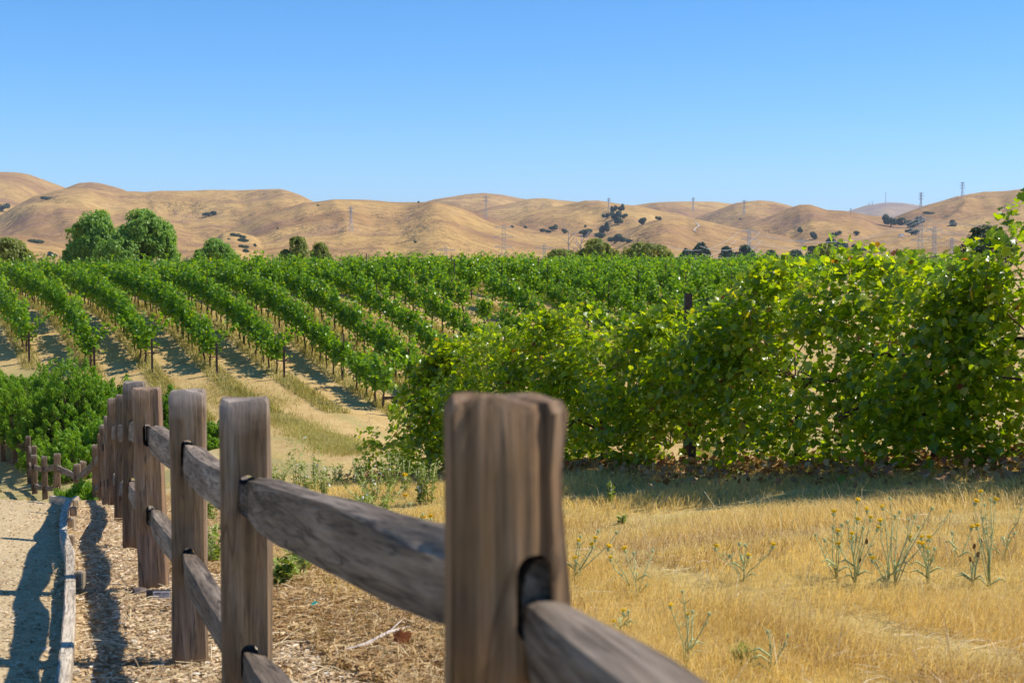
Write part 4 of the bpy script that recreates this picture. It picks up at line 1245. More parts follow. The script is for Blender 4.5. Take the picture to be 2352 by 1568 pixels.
HT = [  # centre x, top, bottom, width in the 2352 wide view, label
 (480, 486, 497, 26, "lone dark oak with a flat crown on the open left hillside"),
 (6, 469, 486, 22, "dark oak on the hillside at the left edge of the photo"),
 (386, 515, 546, 24, "dark oak peeking out right of the tall touching pair of trees"),
 (1270, 517, 531, 20, "round oak on the hilltop line left of the oak cluster"),
 (1255, 526, 536, 22, "low oak bush at the left foot of the round hilltop oak"),
 (1296, 526, 537, 16, "small oak bush right of the round hilltop oak"),
 (1410, 472, 492, 16, "upper left oak of the cluster below the ridge pylon"),
 (1427, 470, 488, 15, "topmost oak of the cluster below the ridge pylon"),
 (1417, 486, 506, 26, "middle oak of the cluster below the ridge pylon"),
 (1396, 488, 502, 20, "left oak of the cluster below the ridge pylon"),
 (1434, 491, 502, 18, "low oak at the right side of the cluster below the ridge pylon"),
 (1420, 501, 518, 24, "oak with a long shadow under the cluster"),
 (1388, 512, 540, 22, "tall narrow oak below the cluster on the slope"),
 (1348, 527, 543, 34, "broad oak left of the tall narrow oak"),
 (1376, 535, 549, 28, "oak thicket at the foot of the tall narrow oak"),
 (1412, 539, 559, 36, "rounded dark oak behind the highest willow"),
 (1440, 546, 560, 26, "small oak right of the rounded dark oak behind the willow"),
 (1477, 501, 518, 20, "oak with a dark hollow beneath it right of the cluster"),
 (1512, 497, 507, 16, "oak beside the hilltop track right of the cluster"),
 (1838, 523, 537, 14, "small round oak on the dark slope above the overgrown peak"),
 (1871, 534, 551, 20, "round oak low on the slope above the overgrown peak"),
 (1921, 531, 545, 16, "oak just left of the overgrown peak's top shoot"),
 (1966, 531, 542, 16, "oak just right of the overgrown peak's top shoot"),
 (2046, 496, 522, 32, "big dark oak below the far blue mountain"),
 (2085, 502, 524, 34, "left oak of the joined pair under the ridge pylons"),
 (2108, 499, 518, 26, "right oak of the joined pair under the ridge pylons"),
 (2094, 527, 541, 30, "low spreading oak under the joined pair"),
 (1970, 563, 584, 34, "dark oak behind the right side of the overgrown peak"),
 (1925, 549, 575, 40, "dark oak group half hidden behind the overgrown peak"),
]
HS = [
 (78, 550, 558, 34, "low dark brush patch right of the left edge olive tree"), (114, 577, 588, 22, "dark brush clump left of the tall touching trees"), (128, 583, 590, 14, "small dark brush beside the brush clump left of the tall trees"),
 (538, 535, 543, 26, "topmost brush on the steep knoll"), (555, 540, 546, 30, "second brush down on the steep knoll"), (560, 547, 556, 42, "widest brush across the middle of the steep knoll"),
 (557, 562, 569, 24, "brush below the middle of the steep knoll"), (584, 559, 566, 14, "brush at the right side of the steep knoll"), (566, 572, 580, 26, "lowest brush on the steep knoll"), (525, 547, 551, 8, "tiny brush at the left side of the steep knoll"),
 (1205, 518, 524, 16, "small brush on the hilltop line at the gap between hills"), (962, 462, 466, 10, "tiny dark tree on the ridge left of the dome hill"),
 (730, 470, 474, 8, "tiny brush near the ridge above the thin upright tree"), (1175, 517, 523, 12, "small brush beside the pylon top in the middle"), (638, 523, 527, 8, "lone tiny brush on the bare central slope"),
 (2130, 486, 492, 30, "dark brush strip on the right ridge flank"), (2185, 505, 520, 26, "dim brush in the hollow of the right hill"), (1345, 517, 522, 12, "small brush left of the oak cluster on the far slope"),
 (953, 553, 559, 8, "tiny brush in the fold of the central slope"), (1700, 502, 505, 12, "thin brush on the ridge shoulder right of the winding track"), (1935, 567, 572, 10, "low brush at the slope foot by the overgrown peak"), (105, 452, 460, 30, "dark scrub along the ridge edge at left"),
]
for i, (x, t, b, w, lab) in enumerate(HT + HS):
    hit = hit_hill(q(x), q(b) - 0.4)
    if hit is None: continue
    p, r = hit
    sx = q(w) / F * r / 2; sz = q(b - t) / F * r
    if i < len(HT):
        root = empty("oak_tree", p, R.uniform(0, 6.28)); cr, tr = OAKS[i % 4]
        root.scale = (sx / .85, sx / .85, sz / .98)
        tag(root, lab, "tree", "oaks on the dry hills"); obj("crown", cr, root); obj("trunk", tr, root)
    else:
        o = obj("hill_shrub", SHR[i % 3]); o.location = p; o.rotation_euler = (0, 0, R.uniform(-.4, .4)); o.scale = (sx / .95, sx / .95, sz / .7)
        tag(o, lab, "shrub", "brush on the dry hills")

# ------------------------------------------------------------------ pylons
def lattice(h, style, seed, thick):
    """square lattice tower with cross arms; returns meshes tower, arms"""
    mb, ar = MB(), MB()
    bw = h * (0.15 if style != 'mast' else .02); tw = h * 0.028
    lv = [0, .22, .40, .55, .67, .77, .86, .93, 1.0]
    def half(t):
        if style == 'mast': return bw / 2 * (1 - .4 * t)
        return (bw / 2) * (1 - t / .62) + tw * (t / .62) if t < .62 else tw
    cs = [(-1, -1), (1, -1), (1, 1), (-1, 1)]
    for a, b in zip(lv[:-1], lv[1:]):
        ha, hb = half(a), half(b)
        for i in range(4):
            x, y = cs[i]; x2, y2 = cs[(i + 1) % 4]
            mb.bar((x * ha, y * ha, a * h), (x * hb, y * hb, b * h), thick)
            mb.bar((x * ha, y * ha, a * h), (x2 * hb, y2 * hb, b * h), thick * .6)
            mb.bar((x2 * ha, y2 * ha, a * h), (x * hb, y * hb, b * h), thick * .6)
            mb.bar((x * hb, y * hb, b * h), (x2 * hb, y2 * hb, b * h), thick * .6)
    levels = {'triple': [(.62, .15), (.79, .17), (.95, .15)], 'flat': [(.90, .22)], 'double': [(.78, .13), (.92, .15)], 'mast': []}[style]
    for z, w in levels:
        w *= h
        for s in (-1, 1):
            ar.bar((0, -tw, z * h), (s * w, 0, z * h + .012 * h), thick * 2); ar.bar((0, tw, z * h), (s * w, 0, z * h + .012 * h), thick * 1.6)
            ar.bar((0, 0, z * h + .055 * h), (s * w, 0, z * h + .012 * h), thick * 1.5)
            ar.bar((s * w, 0, z * h + .012 * h), (s * w, 0, z * h - .035 * h), thick * .8)
            ar.bar((s * w * .5, 0, z * h + .03 * h), (s * w * .5, 0, z * h), thick * .6)
    return mb, ar
PY = [  # x, top, base, distance or None (stands on the hill), style, label
 (806, 474, 532, None, 'double', "thin lattice pylon low on the bare central slope, left of the others"),
 (1116, 449, 505, None, 'double', "thin lattice pylon before the dome shaped hill"),
 (1157, 516, 604, 640, 'triple', "closest lattice pylon with three pairs of arms in the middle of the hills"),
 (1024, 565, 622, 560, 'flat', "top of a flat armed pylon just above the vines left of the closest pylon"),
 (1250, 560, 625, 560, 'flat', "top of a flat armed pylon just above the vines right of the closest pylon"),
 (1398, 454, 484, None, 'double', "lattice pylon on the ridge above the oak cluster"),
 (1592, 453, 484, None, 'double', "lattice pylon on the skyline above the winding track"),
 (1709, 459, 492, None, 'double', "faint lattice pylon before the twin rounded hills"),
 (1720, 526, 604, 780, 'triple', "lattice pylon rising from the dark trees at the hill foot"),
 (1840, 545, 604, 900, 'double', "faint pylon left of the overgrown peak"),
 (2115, 442, 480, None, 'triple', "lattice pylon on the right ridge beside the blue mountain"),
 (2210, 418, 455, None, 'triple', "highest lattice pylon on the right skyline"),
 (2113, 496, 604, 800, 'triple', "tall lattice pylon in front of the joined oaks at right"),
 (2145, 520, 604, 840, 'double', "narrow pylon just right of the tall pylon by the joined oaks"),
 (2185, 545, 604, 950, 'double', "faintest short pylon near the right edge vines"),
 (1954, 478, 492, None, 'double', "tiny pylon tip in the saddle left of the blue mountain"),
]
pyl = {}
for i, (x, t, b, D, st, lab) in enumerate(PY):
    if D is None:
        hit = hit_hill(q(x), q(b))
        if hit is None: continue
        p, r = hit
    else:
        a = P(q(x), q(b), D); p = Vector((a[0], D, -12.4)); r = math.hypot(a[0], D)
    top = P(q(x), q(t), p.y)[2]
    h = top - p.z
    root = empty("pylon", p, R.uniform(-.25, .25)); tag(root, lab, "pylon", "pylons across the hills")
    mb, ar = lattice(h, st, i, 0.06 + 0.00008 * r)
    mb.build("tower", MAT['steel'], root); ar.build("cross_arm", MAT['steel'], root)
    pyl[i] = (p, h)
for (x, t, b, lab) in ((2034, 441, 471, "tall thin antenna mast on the far blue mountain"), (2004, 461, 473, "short antenna left of the tall mast on the far blue mountain"), (1996, 464, 473, "smallest antenna on the far blue mountain")):
    hit = hit_hill(q(x), q(b), 5000, 11000)
    if hit is None: continue
    p, r = hit; h = P(q(x), q(t), p.y)[2] - p.z
    mb = MB(); mb.tube([(0, 0, -5), (0, 0, h)], [2.0, 1.2], 6)
    for z in (.5, .75, .93): mb.bar((-3, 0, z * h), (3, 0, z * h), 1.2)
    o = mb.build("antenna_mast", MAT['steel']); o.location = p; tag(o, lab, "antenna")
# wires between pylons
def wires(a, b, fr, lab, sag=14):
    (p0, h0), (p1, h1) = a, b
    mb = MB()
    for f, w in fr:
        pts = []
        for k in range(15):
            t = k / 14
            s = Vector((p0.x + (p1.x - p0.x) * t, p0.y + (p1.y - p0.y) * t, 0))
            s.z = (p0.z + h0 * f) * (1 - t) + (p1.z + h1 * f) * t - sag * 4 * t * (1 - t)
            d = (p1 - p0); nrm = Vector((d.y, -d.x, 0)).normalized()
            pts.append(s + nrm * w)
        mb.tube(pts, 0.075, 4)
    tag(mb.build("power_line", MAT['steel'], None, True), lab, "power line")
fr = [(.62, -6), (.62, 6), (.79, -7), (.79, 7), (.95, -6), (.95, 6)]
lp = (Vector((-30, 560, -12.4)), 34.0)
wires(pyl[8], pyl[12], fr, "power lines strung between the pylon in dark trees and the tall right pylon", 9)
wires(pyl[8], (Vector((P(q(1570), q(600), 520)[0], 520, -12)), 17.0), fr, "power lines slanting down left from the pylon in dark trees", 5)
wires(pyl[12], (Vector((330, 620, -12)), 40.0), fr, "power lines leaving the tall right pylon towards the right edge", 8)
# pale hut below the oaks
hit = hit_hill(q(1966 + 27), q(542) )
hit = hit_hill(q(2070), q(541.5))
if hit:
    p, r = hit; s = q(9) / F * r
    root = empty("hut", p, .3); tag(root, "tiny pale hut on the slope left of the low spreading oak", "hut")
    mb = MB(); mb.box((0, 0, s * .22), (s, s * .8, s * .5)); mb.build("wall", MAT['white'], root)
    mb = MB(); mb.box((0, 0, s * .5), (s * 1.12, s * .9, s * .07)); mb.build("roof", MAT['steel'], root)

# ------------------------------------------------------------------ shrubs in the dip
def plume_shrub(name, lab, x, y, h, w, n, seed, zb=None, mat='shrub', group=None, leafs=58, ls=(.035, .06)):
    g = np.random.default_rng(seed)
    zb = z1(x, y) if zb is None else zb
    root = empty(name, (x, y, zb)); tag(root, lab, "shrub", group)
    pos, nor, up = [], [], []
    mb = MB()
    for k in range(int(n * 1.5)):
        a = g.uniform(0, 2 * math.pi); rr = g.uniform(0, 1) ** .5
        bx, by = math.cos(a) * rr, math.sin(a) * rr
        lump = 0.80 + 0.75 * (fbm(bx * 2.0 + seed, by * 2.0, 5, 2) - .5) * 2
        bz = h * 0.86 * math.sqrt(max(0.02, 1 - rr ** 2.4)) * lump
        base = np.array([bx * w, by * w, bz * g.uniform(.55, 1.0) if rr < .8 else bz * g.uniform(.3, 1)])
        L = g.uniform(.16, .34) * (0.6 + h * 0.18)
        d = unit(np.array([bx * .75, by * .75, 1.0]) + g.normal(0, .22, 3))
        m = leafs
        t = g.uniform(0, 1, m)
        off = unit(g.normal(0, 1, (m, 3)))
        p = base + d * (L * t[:, None]) + off * (.10 * (1.05 - t[:, None] * .6))
        pos.append(p); nor.append(off + g.normal(0, .3, (m, 3))); up.append(np.repeat(d[None], m, 0) + off * 1.1)
        if k % 3 == 0: mb.tube([(bx * w * .25, by * w * .25, -.05), tuple(base * np.array([.7, .7, .55])), tuple(base + d * L * .6)], [.02, .012, .004], 4)
    pos, nor, up = np.concatenate(pos), np.concatenate(nor), np.concatenate(up)
    V, F_ = leaves(pos, nor, up, g.uniform(ls[0], ls[1], len(pos)) * 2.0, 'quad', .5)
    obj("foliage", mesh_np("foliage", V, F_, MAT[mat]), root)
    mb.build("stems", MAT['bark'], root, True)
GS = "green shrubs in the dip"
def vshrub(lab, u, vtop, Y, w, n, seed, name="shrub", **k):
    t = P(u, vtop, Y)
    plume_shrub(name, lab, t[0], Y, (t[2] - z1(t[0], Y)) / 1.0, w, n, seed, group=GS, **k)
vshrub("broad bright green shrub under the vineyard track, with the highest rounded top", 72, 362, 45.0, 1.9, 420, 1)
vshrub("bright green shrub at the left edge of the photo behind the far fence posts", 8, 373, 49.5, 2.2, 520, 2)
vshrub("lower green shrub in front between the left edge shrub and the fence bend", 40, 369, 46.5, 1.7, 360, 3)
vshrub("green shrub sloping down to the tall fence posts at its right", 103, 374, 45.0, 1.15, 260, 4)
vshrub("yellowish green shrub just behind the far posts at the fence bend", 88, 412, 40.5, 1.1, 200, 5)
vshrub("small grey green shrub behind the posts under the big shrubs", 76, 437, 38.6, .9, 130, 6)
vshrub("small pale shrub between the bright shrub and the far posts", 56, 424, 42.5, 1.1, 150, 16)
vshrub("green shrub showing between the reddish post and the next nearer post", 172, 386, 42.0, .6, 110, 7)
vshrub("green shrub tuft showing right of the third nearest post under the track", 211, 418, 37.0, .45, 60, 8)
vshrub("small yellow green bush growing through the fence where the path dips", 90.5, 483, 25.2, .6, 130, 9, leafs=40, ls=(.025, .04))
# pale dirt track winding down the far hill
def hill_track():
    L = []
    for (x, y) in ((1597, 511), (1604, 516), (1605, 520), (1597, 526), (1594, 530), (1600, 533)):
        h_ = hit_hill(q(x), q(y))
        if h_: L.append(h_[0])
    V, Fs = [], []
    D = []
    for a, b in zip(L[:-1], L[1:]):
        for k in range(8): D.append(a.lerp(b, k / 8))
    zz = hill_z(np.array([p.x for p in D]), np.array([p.y for p in D]))
    for i, p in enumerate(D):
        V += [(p.x - .9, p.y, zz[i] + .5), (p.x + .9, p.y, zz[i] + .5)]
        if i: Fs.append((2 * i - 2, 2 * i - 1, 2 * i + 1, 2 * i))
    me = bpy.data.meshes.new("hill_track"); me.from_pydata(V, [], Fs); me.materials.append(flat_mat("pale_track", (.44, .36, .28), .9, .1, .1, .1))
    tag(obj("hill_track", me), kind='structure')
hill_track()
# ------------------------------------------------------------------ star thistles and weeds
def zz4(x, y): return ((3200 + x / 2.625) / 4, (1900 + y / 2.625) / 4)
def zz1(x, y): return ((2200 + x / 1.2405) / 4, (1800 + y / 1.2405) / 4)
def zz7(x, y): return ((1080 + x / 3.2667) / 4, (1780 + y / 3.2667) / 4)
fl = MB()
fl.ball((0, 0, 0), .0075, 1, (1, 1, 1.25), 6, 4)
for k in range(9):
    a = k * .698; fl.tube([(0, 0, .0), (math.cos(a) * .018, math.sin(a) * .018, .006)], [.0012, .0004], 3, 1)
for k in range(16):
    a = k * 2.4; r = .004 + .0006 * k
    fl.tube([(math.cos(a) * .003, math.sin(a) * .003, .008), (math.cos(a) * r, math.sin(a) * r, .024 - r * .4)], [.0022, .0026], 4, 0)
FLOWER = fl.mesh("flower", [MAT['yellow'], MAT['thistle']])
bd = MB(); bd.ball((0, 0, 0), .007, 0, (1, 1, 1.4), 6, 4)
for k in range(8):
    a = k * .785; bd.tube([(0, 0, .0), (math.cos(a) * .017, math.sin(a) * .017, .009)], [.0012, .0004], 3, 0)
BUD = bd.mesh("bud", [MAT['thistle']])
br = MB(); br.ball((0, 0, 0), .008, 0, (1, 1, 2.0), 6, 4); BROWN = br.mesh("seed_head", [MAT['brownhead']])

def thistle(label, base, tips, conv, seed, name="star_thistle", cat="thistle", group="yellow star thistles in the dry grass"):
    rr = random.Random(seed)
    b = at(*conv(*base)); Y = b.y
    root = empty(name, b, 0); tag(root, label, cat, group)
    mb = MB()
    sc = Y / 7.5
    hub = Vector((0, 0, 0.02))
    for i, tp in enumerate(tips):
        x, y, kind = tp
        yy = Y + rr.uniform(-.10, .10)
        p = Vector(P(*conv(x, y), yy)) - b
        k = rr.uniform(.25, .5)
        m1 = Vector((p.x * k * .75 + rr.uniform(-.012, .012), p.y * k, p.z * k))
        m2 = Vector((p.x * .78 + rr.uniform(-.01, .01), p.y * .8, p.z * .76))
        mb.tube([hub + Vector((rr.uniform(-.01, .01), 0, -.04)), m1, m2, p], [.0034, .003, .0024, .0017], 5)
        for j in range(3):                       # side twigs and small leaves
            t = rr.uniform(.25, .85); s = m1.lerp(p, t); a = rr.uniform(0, 6.28)
            e = s + Vector((math.cos(a) * .035, math.sin(a) * .035, .03)) * rr.uniform(.5, 1.2)
            mb.tube([s, e], [.0022, .0008], 4)
        me = {'f': FLOWER, 'b': BUD, 'n': BROWN}[kind]
        o = obj({'f': "flower", 'b': "bud", 'n': "seed_head"}[kind], me, root)
        o.location = p; o.rotation_euler = (rr.uniform(-.35, .35), rr.uniform(-.35, .35), rr.uniform(0, 6)); s_ = sc * 1.2 * rr.uniform(.9, 1.15)
        o.scale = (s_, s_, s_)
    for k in range(3):
        a = rr.uniform(0, 6.28); z = rr.uniform(.0, .1)
        mb.tube([(0, 0, z), (math.cos(a) * .05, math.sin(a) * .05, z + .035), (math.cos(a) * .09, math.sin(a) * .09, z + .02)], [.004, .005, .0008], 4)
    mb.build("stems", MAT['thistle'], root, True)
thistle("star thistle at the left of the big flowering clump, with one large flower on top", (375, 1080), [(355, 410, 'f'), (165, 625, 'b'), (260, 680, 'b'), (345, 550, 'b'), (395, 610, 'f'), (440, 520, 'b')], zz4, 1)
thistle("bushy star thistle with the most yellow flowers in the big clump", (570, 1150), [(600, 280, 'f'), (705, 375, 'f'), (415, 745, 'f'), (500, 490, 'b'), (740, 470, 'f'), (602, 490, 'f'), (553, 640, 'f'), (528, 690, 'f'), (810, 575, 'f'), (665, 550, 'b'), (625, 880, 'n')], zz4, 2)
thistle("star thistle in the middle of the big clump, leaning left from its base", (930, 1170), [(760, 900, 'f'), (850, 505, 'f'), (1000, 430, 'b'), (870, 350, 'f'), (700, 690, 'n'), (740, 830, 'b')], zz4, 3)
thistle("star thistle at the right of the big clump with long spreading green stems", (990, 1165), [(1385, 350, 'b'), (1580, 370, 'b'), (1155, 670, 'f'), (1045, 385, 'b'), (945, 240, 'b'), (1145, 460, 'b'), (1205, 430, 'b'), (1245, 545, 'b')], zz4, 4)
thistle("star thistle with a tight bunch of flowers right of the big clump", (1335, 1130), [(1275, 670, 'f'), (1297, 742, 'f'), (1250, 738, 'f'), (1363, 680, 'f'), (1343, 800, 'f'), (1392, 885, 'b'), (1415, 770, 'b')], zz4, 5)
thistle("small forked star thistle between the big clump and the tall one at right", (1650, 965), [(1600, 605, 'b'), (1798, 565, 'f')], zz4, 6)
thistle("tall star thistle with the highest flowers near the right edge of the photo", (1985, 1190), [(1838, 300, 'f'), (1905, 195, 'f'), (2045, 280, 'f'), (1860, 555, 'f'), (1920, 460, 'b'), (2000, 255, 'b'), (1940, 310, 'b')], zz4, 7)
thistle("star thistle with wide bare side stems behind the tall one", (2140, 890), [(2322, 350, 'b'), (2252, 610, 'b'), (1955, 600, 'b'), (2182, 690, 'b')], zz4, 8)
thistle("dry brown seed heads on thin stalks left of the tall star thistle", (1820, 1180), [(1830, 740, 'n'), (1897, 690, 'n'), (1790, 880, 'n'), (1868, 825, 'n'), (1823, 925, 'n')], zz4, 9, "dry_plantain", "dry weed", "dry brown weeds")
thistle("star thistle close beside the nearest fence post", (118, 665), [(140, 460, 'f'), (152, 428, 'b'), (224, 446, 'f'), (330, 408, 'b'), (127, 545, 'f'), (214, 478, 'f'), (240, 400, 'b')], zz1, 10)
thistle("star thistle second to the right of the nearest fence post", (430, 722), [(375, 500, 'f'), (302, 543, 'f'), (510, 497, 'b'), (416, 510, 'b'), (290, 490, 'f'), (478, 668, 'b')], zz1, 11)
thistle("thin sprawling star thistle in the middle of the dry grass", (960, 652), [(823, 490, 'f'), (982, 530, 'f'), (1105, 480, 'f'), (970, 470, 'b'), (890, 525, 'b'), (940, 465, 'b')], zz1, 12)
thistle("star thistle above the lower rail end, tallest of the lower ones", (680, 1075), [(598, 778, 'f'), (658, 700, 'b'), (708, 800, 'b'), (790, 812, 'b'), (684, 825, 'f')], zz1, 13)
thistle("low budding thistle in the short grass at the bottom of the photo", (1098, 1110), [(1080, 900, 'b'), (1180, 915, 'b'), (1095, 975, 'b')], zz1, 14)
thistle("short star thistle behind the nearest rail", (345, 922), [(366, 810, 'f'), (320, 863, 'f'), (390, 800, 'b')], zz1, 15)
thistle("star thistle left of the nearest post behind the top rail", (1985, 1100), [(1985, 975, 'f'), (2110, 965, 'f'), (2095, 1090, 'f'), (2000, 900, 'b')], zz7, 16)
thistle("tall thin star thistle beside the low end of the overgrown row", (1690, 700), [(1762, 430, 'f'), (1762, 700, 'f'), (1830, 760, 'b')], zz7, 17)
thistle("star thistle with one big flower over the middle of the top rail", (1560, 960), [(1608, 940, 'f'), (1640, 990, 'b'), (1830, 770, 'b')], zz7, 18)

def weed(label, base, h, w, n, seed, white=0.0, conv=zz7, yfl=0, mat='weed', name="leafy_weed", ls=(.018, .04)):
    g = np.random.default_rng(seed)
    b = at(*conv(*base))
    root = empty(name, b); tag(root, label, "weed", "green weeds at the edge of the track")
    sc = 1.0
    mb = MB(); pos, nor, up = [], [], []; wp = []
    for k in range(n):
        a = g.uniform(0, 6.28); r = w * g.uniform(0, 1) ** .6
        x, y = math.cos(a) * r * .4, math.sin(a) * r * .4
        tip = Vector((math.cos(a) * r, math.sin(a) * r, h * g.uniform(.55, 1)))
        mid = Vector((x * 1.3, y * 1.3, tip.z * .5))
        mb.tube([(x * .5, y * .5, -.03), mid, tip], [.005, .004, .0015], 4)
        m = 22
        t = g.uniform(.1, 1, m)
        P_ = np.array([[mid.x, mid.y, mid.z]]) * (1 - np.abs(t[:, None] - .5) * 2) + np.where(t[:, None] > .5, np.array([list(tip)]), np.array([[x * .5, y * .5, 0]])) * (np.abs(t[:, None] - .5) * 2)
        off = unit(g.normal(0, 1, (m, 3)) * np.array([1, 1, .4]))
        P_ = P_ + off * .03
        pos.append(P_); nor.append(np.array([0, 0, .8]) + g.normal(0, .5, (m, 3))); up.append(off + np.array([0, 0, .4]))
        if g.random() < white: wp.append(P_[g.integers(m)] + off[0] * .015)
    pos, nor, up = np.concatenate(pos), np.concatenate(nor), np.concatenate(up)
    V, F_ = leaves(pos, nor, up, g.uniform(ls[0], ls[1], len(pos)) * 1.7, 'quad', .5)
    obj("leaves", mesh_np("leaves", V, F_, MAT[mat]), root)
    mb.build("stems", MAT['thistle'], root, True)
    if wp:
        k = len(wp); p = np.repeat(np.array(wp), 4, 0) + g.normal(0, .008, (k * 4, 3))
        V, F_ = leaves(p, g.normal(0, 1, p.shape), g.normal(0, 1, p.shape), np.full(len(p), .032), 'quad', .8)
        obj("flower", mesh_np("flower", V, F_, MAT['white']), root)
weed("tallest slender leafy weed over the second rail, near the second post", (365, 640), .95, .14, 7, 1, .3)
weed("leafy weed with white flowers just left of the overgrown row's low end", (1330, 760), .5, .3, 12, 2, .7)
weed("dense leafy weed in front of the white flowered one by the overgrown row", (1420, 900), .34, .4, 13, 3, .3)
weed("slim leafy weed second from the tallest one over the rail", (600, 680), .70, .10, 6, 4, .5)
weed("short weed with white blooms above the middle of the rail", (705, 740), .55, .12, 7, 5, .8)
weed("upright weed touching the sunny track, right of the slim ones", (880, 500), .42, .14, 7, 6, 0)
weed("grey green weed mat on the track's edge, left of the overgrown row", (960, 510), .3, .6, 12, 7, 0)
weed("upright weed below the last drooping vine leaves", (1170, 520), .62, .22, 11, 8, .4)
weed("grey green weed tuft under the drooping vine leaves", (1480, 480), .4, .45, 14, 9, .2)
weed("leafy weed in the shade line right of the drooping leaves", (1580, 620), .55, .22, 12, 10, .2)
weed("pale stemmed weed in the dry grass left of the nearest post", (1770, 640), .5, .12, 7, 11, .4)
weed("weed left of the nearest post's edge at mid height", (1960, 780), .5, .16, 10, 12, .1)
weed("loose weed touching the blurred left edge of the nearest post", (2080, 760), .55, .2, 9, 13, .1)
weed("small grey rosette weed above the rail under the white flowered weed", (1180, 850), .18, .22, 20, 14, 0)
weed("low weed patch at the left end over the second rail", (110, 560), .5, .3, 16, 15, .2)
weed("thin weed cluster between the tallest and the slim weed", (500, 650), .5, .2, 10, 16, .5)
weed("round leafed green weed by the second post below the rail", (60, 420), 0.16, .10, 6, 17, 0, lambda x, y: ((1100 + x / 2.953) / 4, (2200 + y / 2.953) / 4), ls=(.03, .05))
weed("straggly green weed under the rail right of the second post", (280, 330), .16, .32, 11, 18, 0, lambda x, y: ((1100 + x / 2.953) / 4, (2200 + y / 2.953) / 4))
weed("green weed between the second and third posts near the lower rail", (485, 1300), .28, .16, 10, 19, 0, lambda x, y: (q(x), q(y)))
weed("small green weed between third and second post close to the top rail", (482, 1200), .35, .18, 10, 20, 0, lambda x, y: (q(x), q(y)))
weed("tiny upright green weed low in the grass near the bottom of the photo", (968, 1055), .07, .05, 6, 21, 0, zz1)
weed("small upright green weed in the dry grass right of the nearest post", (355, 365), .12, .03, 3, 22, 0, zz1)
weed("thin green weed stalk high in the dry grass near the vines", (303, 270), .26, .02, 3, 23, 0, zz1)

# ------------------------------------------------------------------ dry grass and litter
def blades(X, Y, g, hgt, wid, lean, name, label, mat, zoff=-0.01):
    n = len(X)
    Z = zt(X, Y) + zoff
    a = g.uniform(0, 2 * math.pi, n)
    fx = (fbm(X * .9, Y * .9, 101, 3) - .5) * 2.4; fy = (fbm(X * .9, Y * .9, 131, 3) - .5) * 2.4
    lx = (fx + g.normal(0, .8, n)) * lean; ly = (fy + g.normal(0, .8, n)) * lean
    base = np.stack([X, Y, Z], -1)
    wv = np.stack([np.cos(a), np.sin(a), a * 0], -1) * (wid[:, None] / 2)
    mid = base + np.stack([lx * .28, ly * .28, np.full(n, .6)], -1) * hgt[:, None]
    tip = base + np.stack([lx, ly, 1.0 - .30 * np.clip(np.hypot(lx, ly), 0, 1.6)], -1) * hgt[:, None]
    V = np.stack([base - wv, base + wv, mid + wv * .8, mid - wv * .8, tip], 1).reshape(-1, 3)
    k = np.arange(n)[:, None] * 5
    return tag(obj(name, mesh_np(name, V, [k + np.array([[0, 1, 2, 3]]), k + np.array([[3, 2, 4]])], mat)), label, "grass", kind='stuff')

MAT['drygrass'] = leaf_mat("dry_grass_blade", [(0, (0.56, 0.41, 0.13)), (0.35, (0.69, 0.53, 0.18)), (0.75, (0.77, 0.62, 0.245)), (0.95, (0.83, 0.70, 0.38)), (1, (0.40, 0.26, 0.11))], 0.5, (1.3, 1.15, .8), 0.6, 0.3)
MAT['straw'] = leaf_mat("bright_straw", [(0, (0.50, 0.37, 0.18)), (.6, (0.64, 0.50, 0.28)), (1, (0.74, 0.63, 0.42))], 0.2, (1.1, 1.0, .8), 0.5, 0.4)
MAT['rowgrass'] = leaf_mat("row_grass_blade", [(0, (0.34, 0.28, 0.08)), (.5, (0.44, 0.37, 0.12)), (.8, (0.30, 0.32, 0.08)), (1, (0.52, 0.40, 0.17))], 0.3, None, 0.6, 0.3)
MAT['brownlitter'] = leaf_mat("brown_litter", [(0, (0.24, 0.13, 0.05)), (.4, (0.40, 0.25, 0.11)), (.8, (0.54, 0.38, 0.18)), (1, (0.64, 0.50, 0.30))], 0.15, None, 0.8, 0.2)
MAT['chip'] = leaf_mat("wood_chip", [(0, (0.22, 0.13, 0.065)), (.35, (0.43, 0.29, 0.15)), (.7, (0.58, 0.42, 0.24)), (.93, (0.68, 0.53, 0.35)), (1, (0.76, 0.68, 0.55))], 0.05, None, 0.8, 0.2)
MAT['redlitter'] = leaf_mat("fallen_vine_leaves", [(0, (0.22, 0.09, 0.04)), (.4, (0.36, 0.19, 0.09)), (.85, (0.52, 0.36, 0.18)), (1, (0.40, 0.09, 0.04))], 0.2, None, 0.7, 0.3)

def scatter(g, n, ulo, uhi, vlo, vhi, cond, y0=3.0):
    """random ground points, evenly over the part of the ground seen, with their distance"""
    Y = np.exp(g.uniform(math.log(vlo), math.log(vhi), n)); X = (g.uniform(ulo, uhi, n) - 512) / F * Y
    m = cond(X, Y)
    return X[m], Y[m]
g = np.random.default_rng(77)
def field(X, Y):
    p, mu, ya, he, gr = zones(X, Y)
    rs = (X - RX0 - RS * (Y - RY0)) * .89
    return (g.uniform(0, 1, len(X)) < np.clip(1 - p - mu * 1.05 - ya - he * .8, 0, 1)) & (rs < .4)
X, Y = scatter(g, 440000, -40, 1480, 4.2, 25, field)
RUT = np.array([tuple(at(u_, v_))[:2] for u_, v_ in ((560, 556), (605, 563), (660, 577), (740, 598), (850, 628), (940, 648), (1030, 668))])
rut = dist_line(X, Y, RUT[::-1]) + (fbm(X * 1.7, Y * 1.7, 201, 2) - .5) * .35       # a wheel rut with short flattened grass and tufts along its far side
pat = fbm(X * .55, Y * .8, 211, 3)
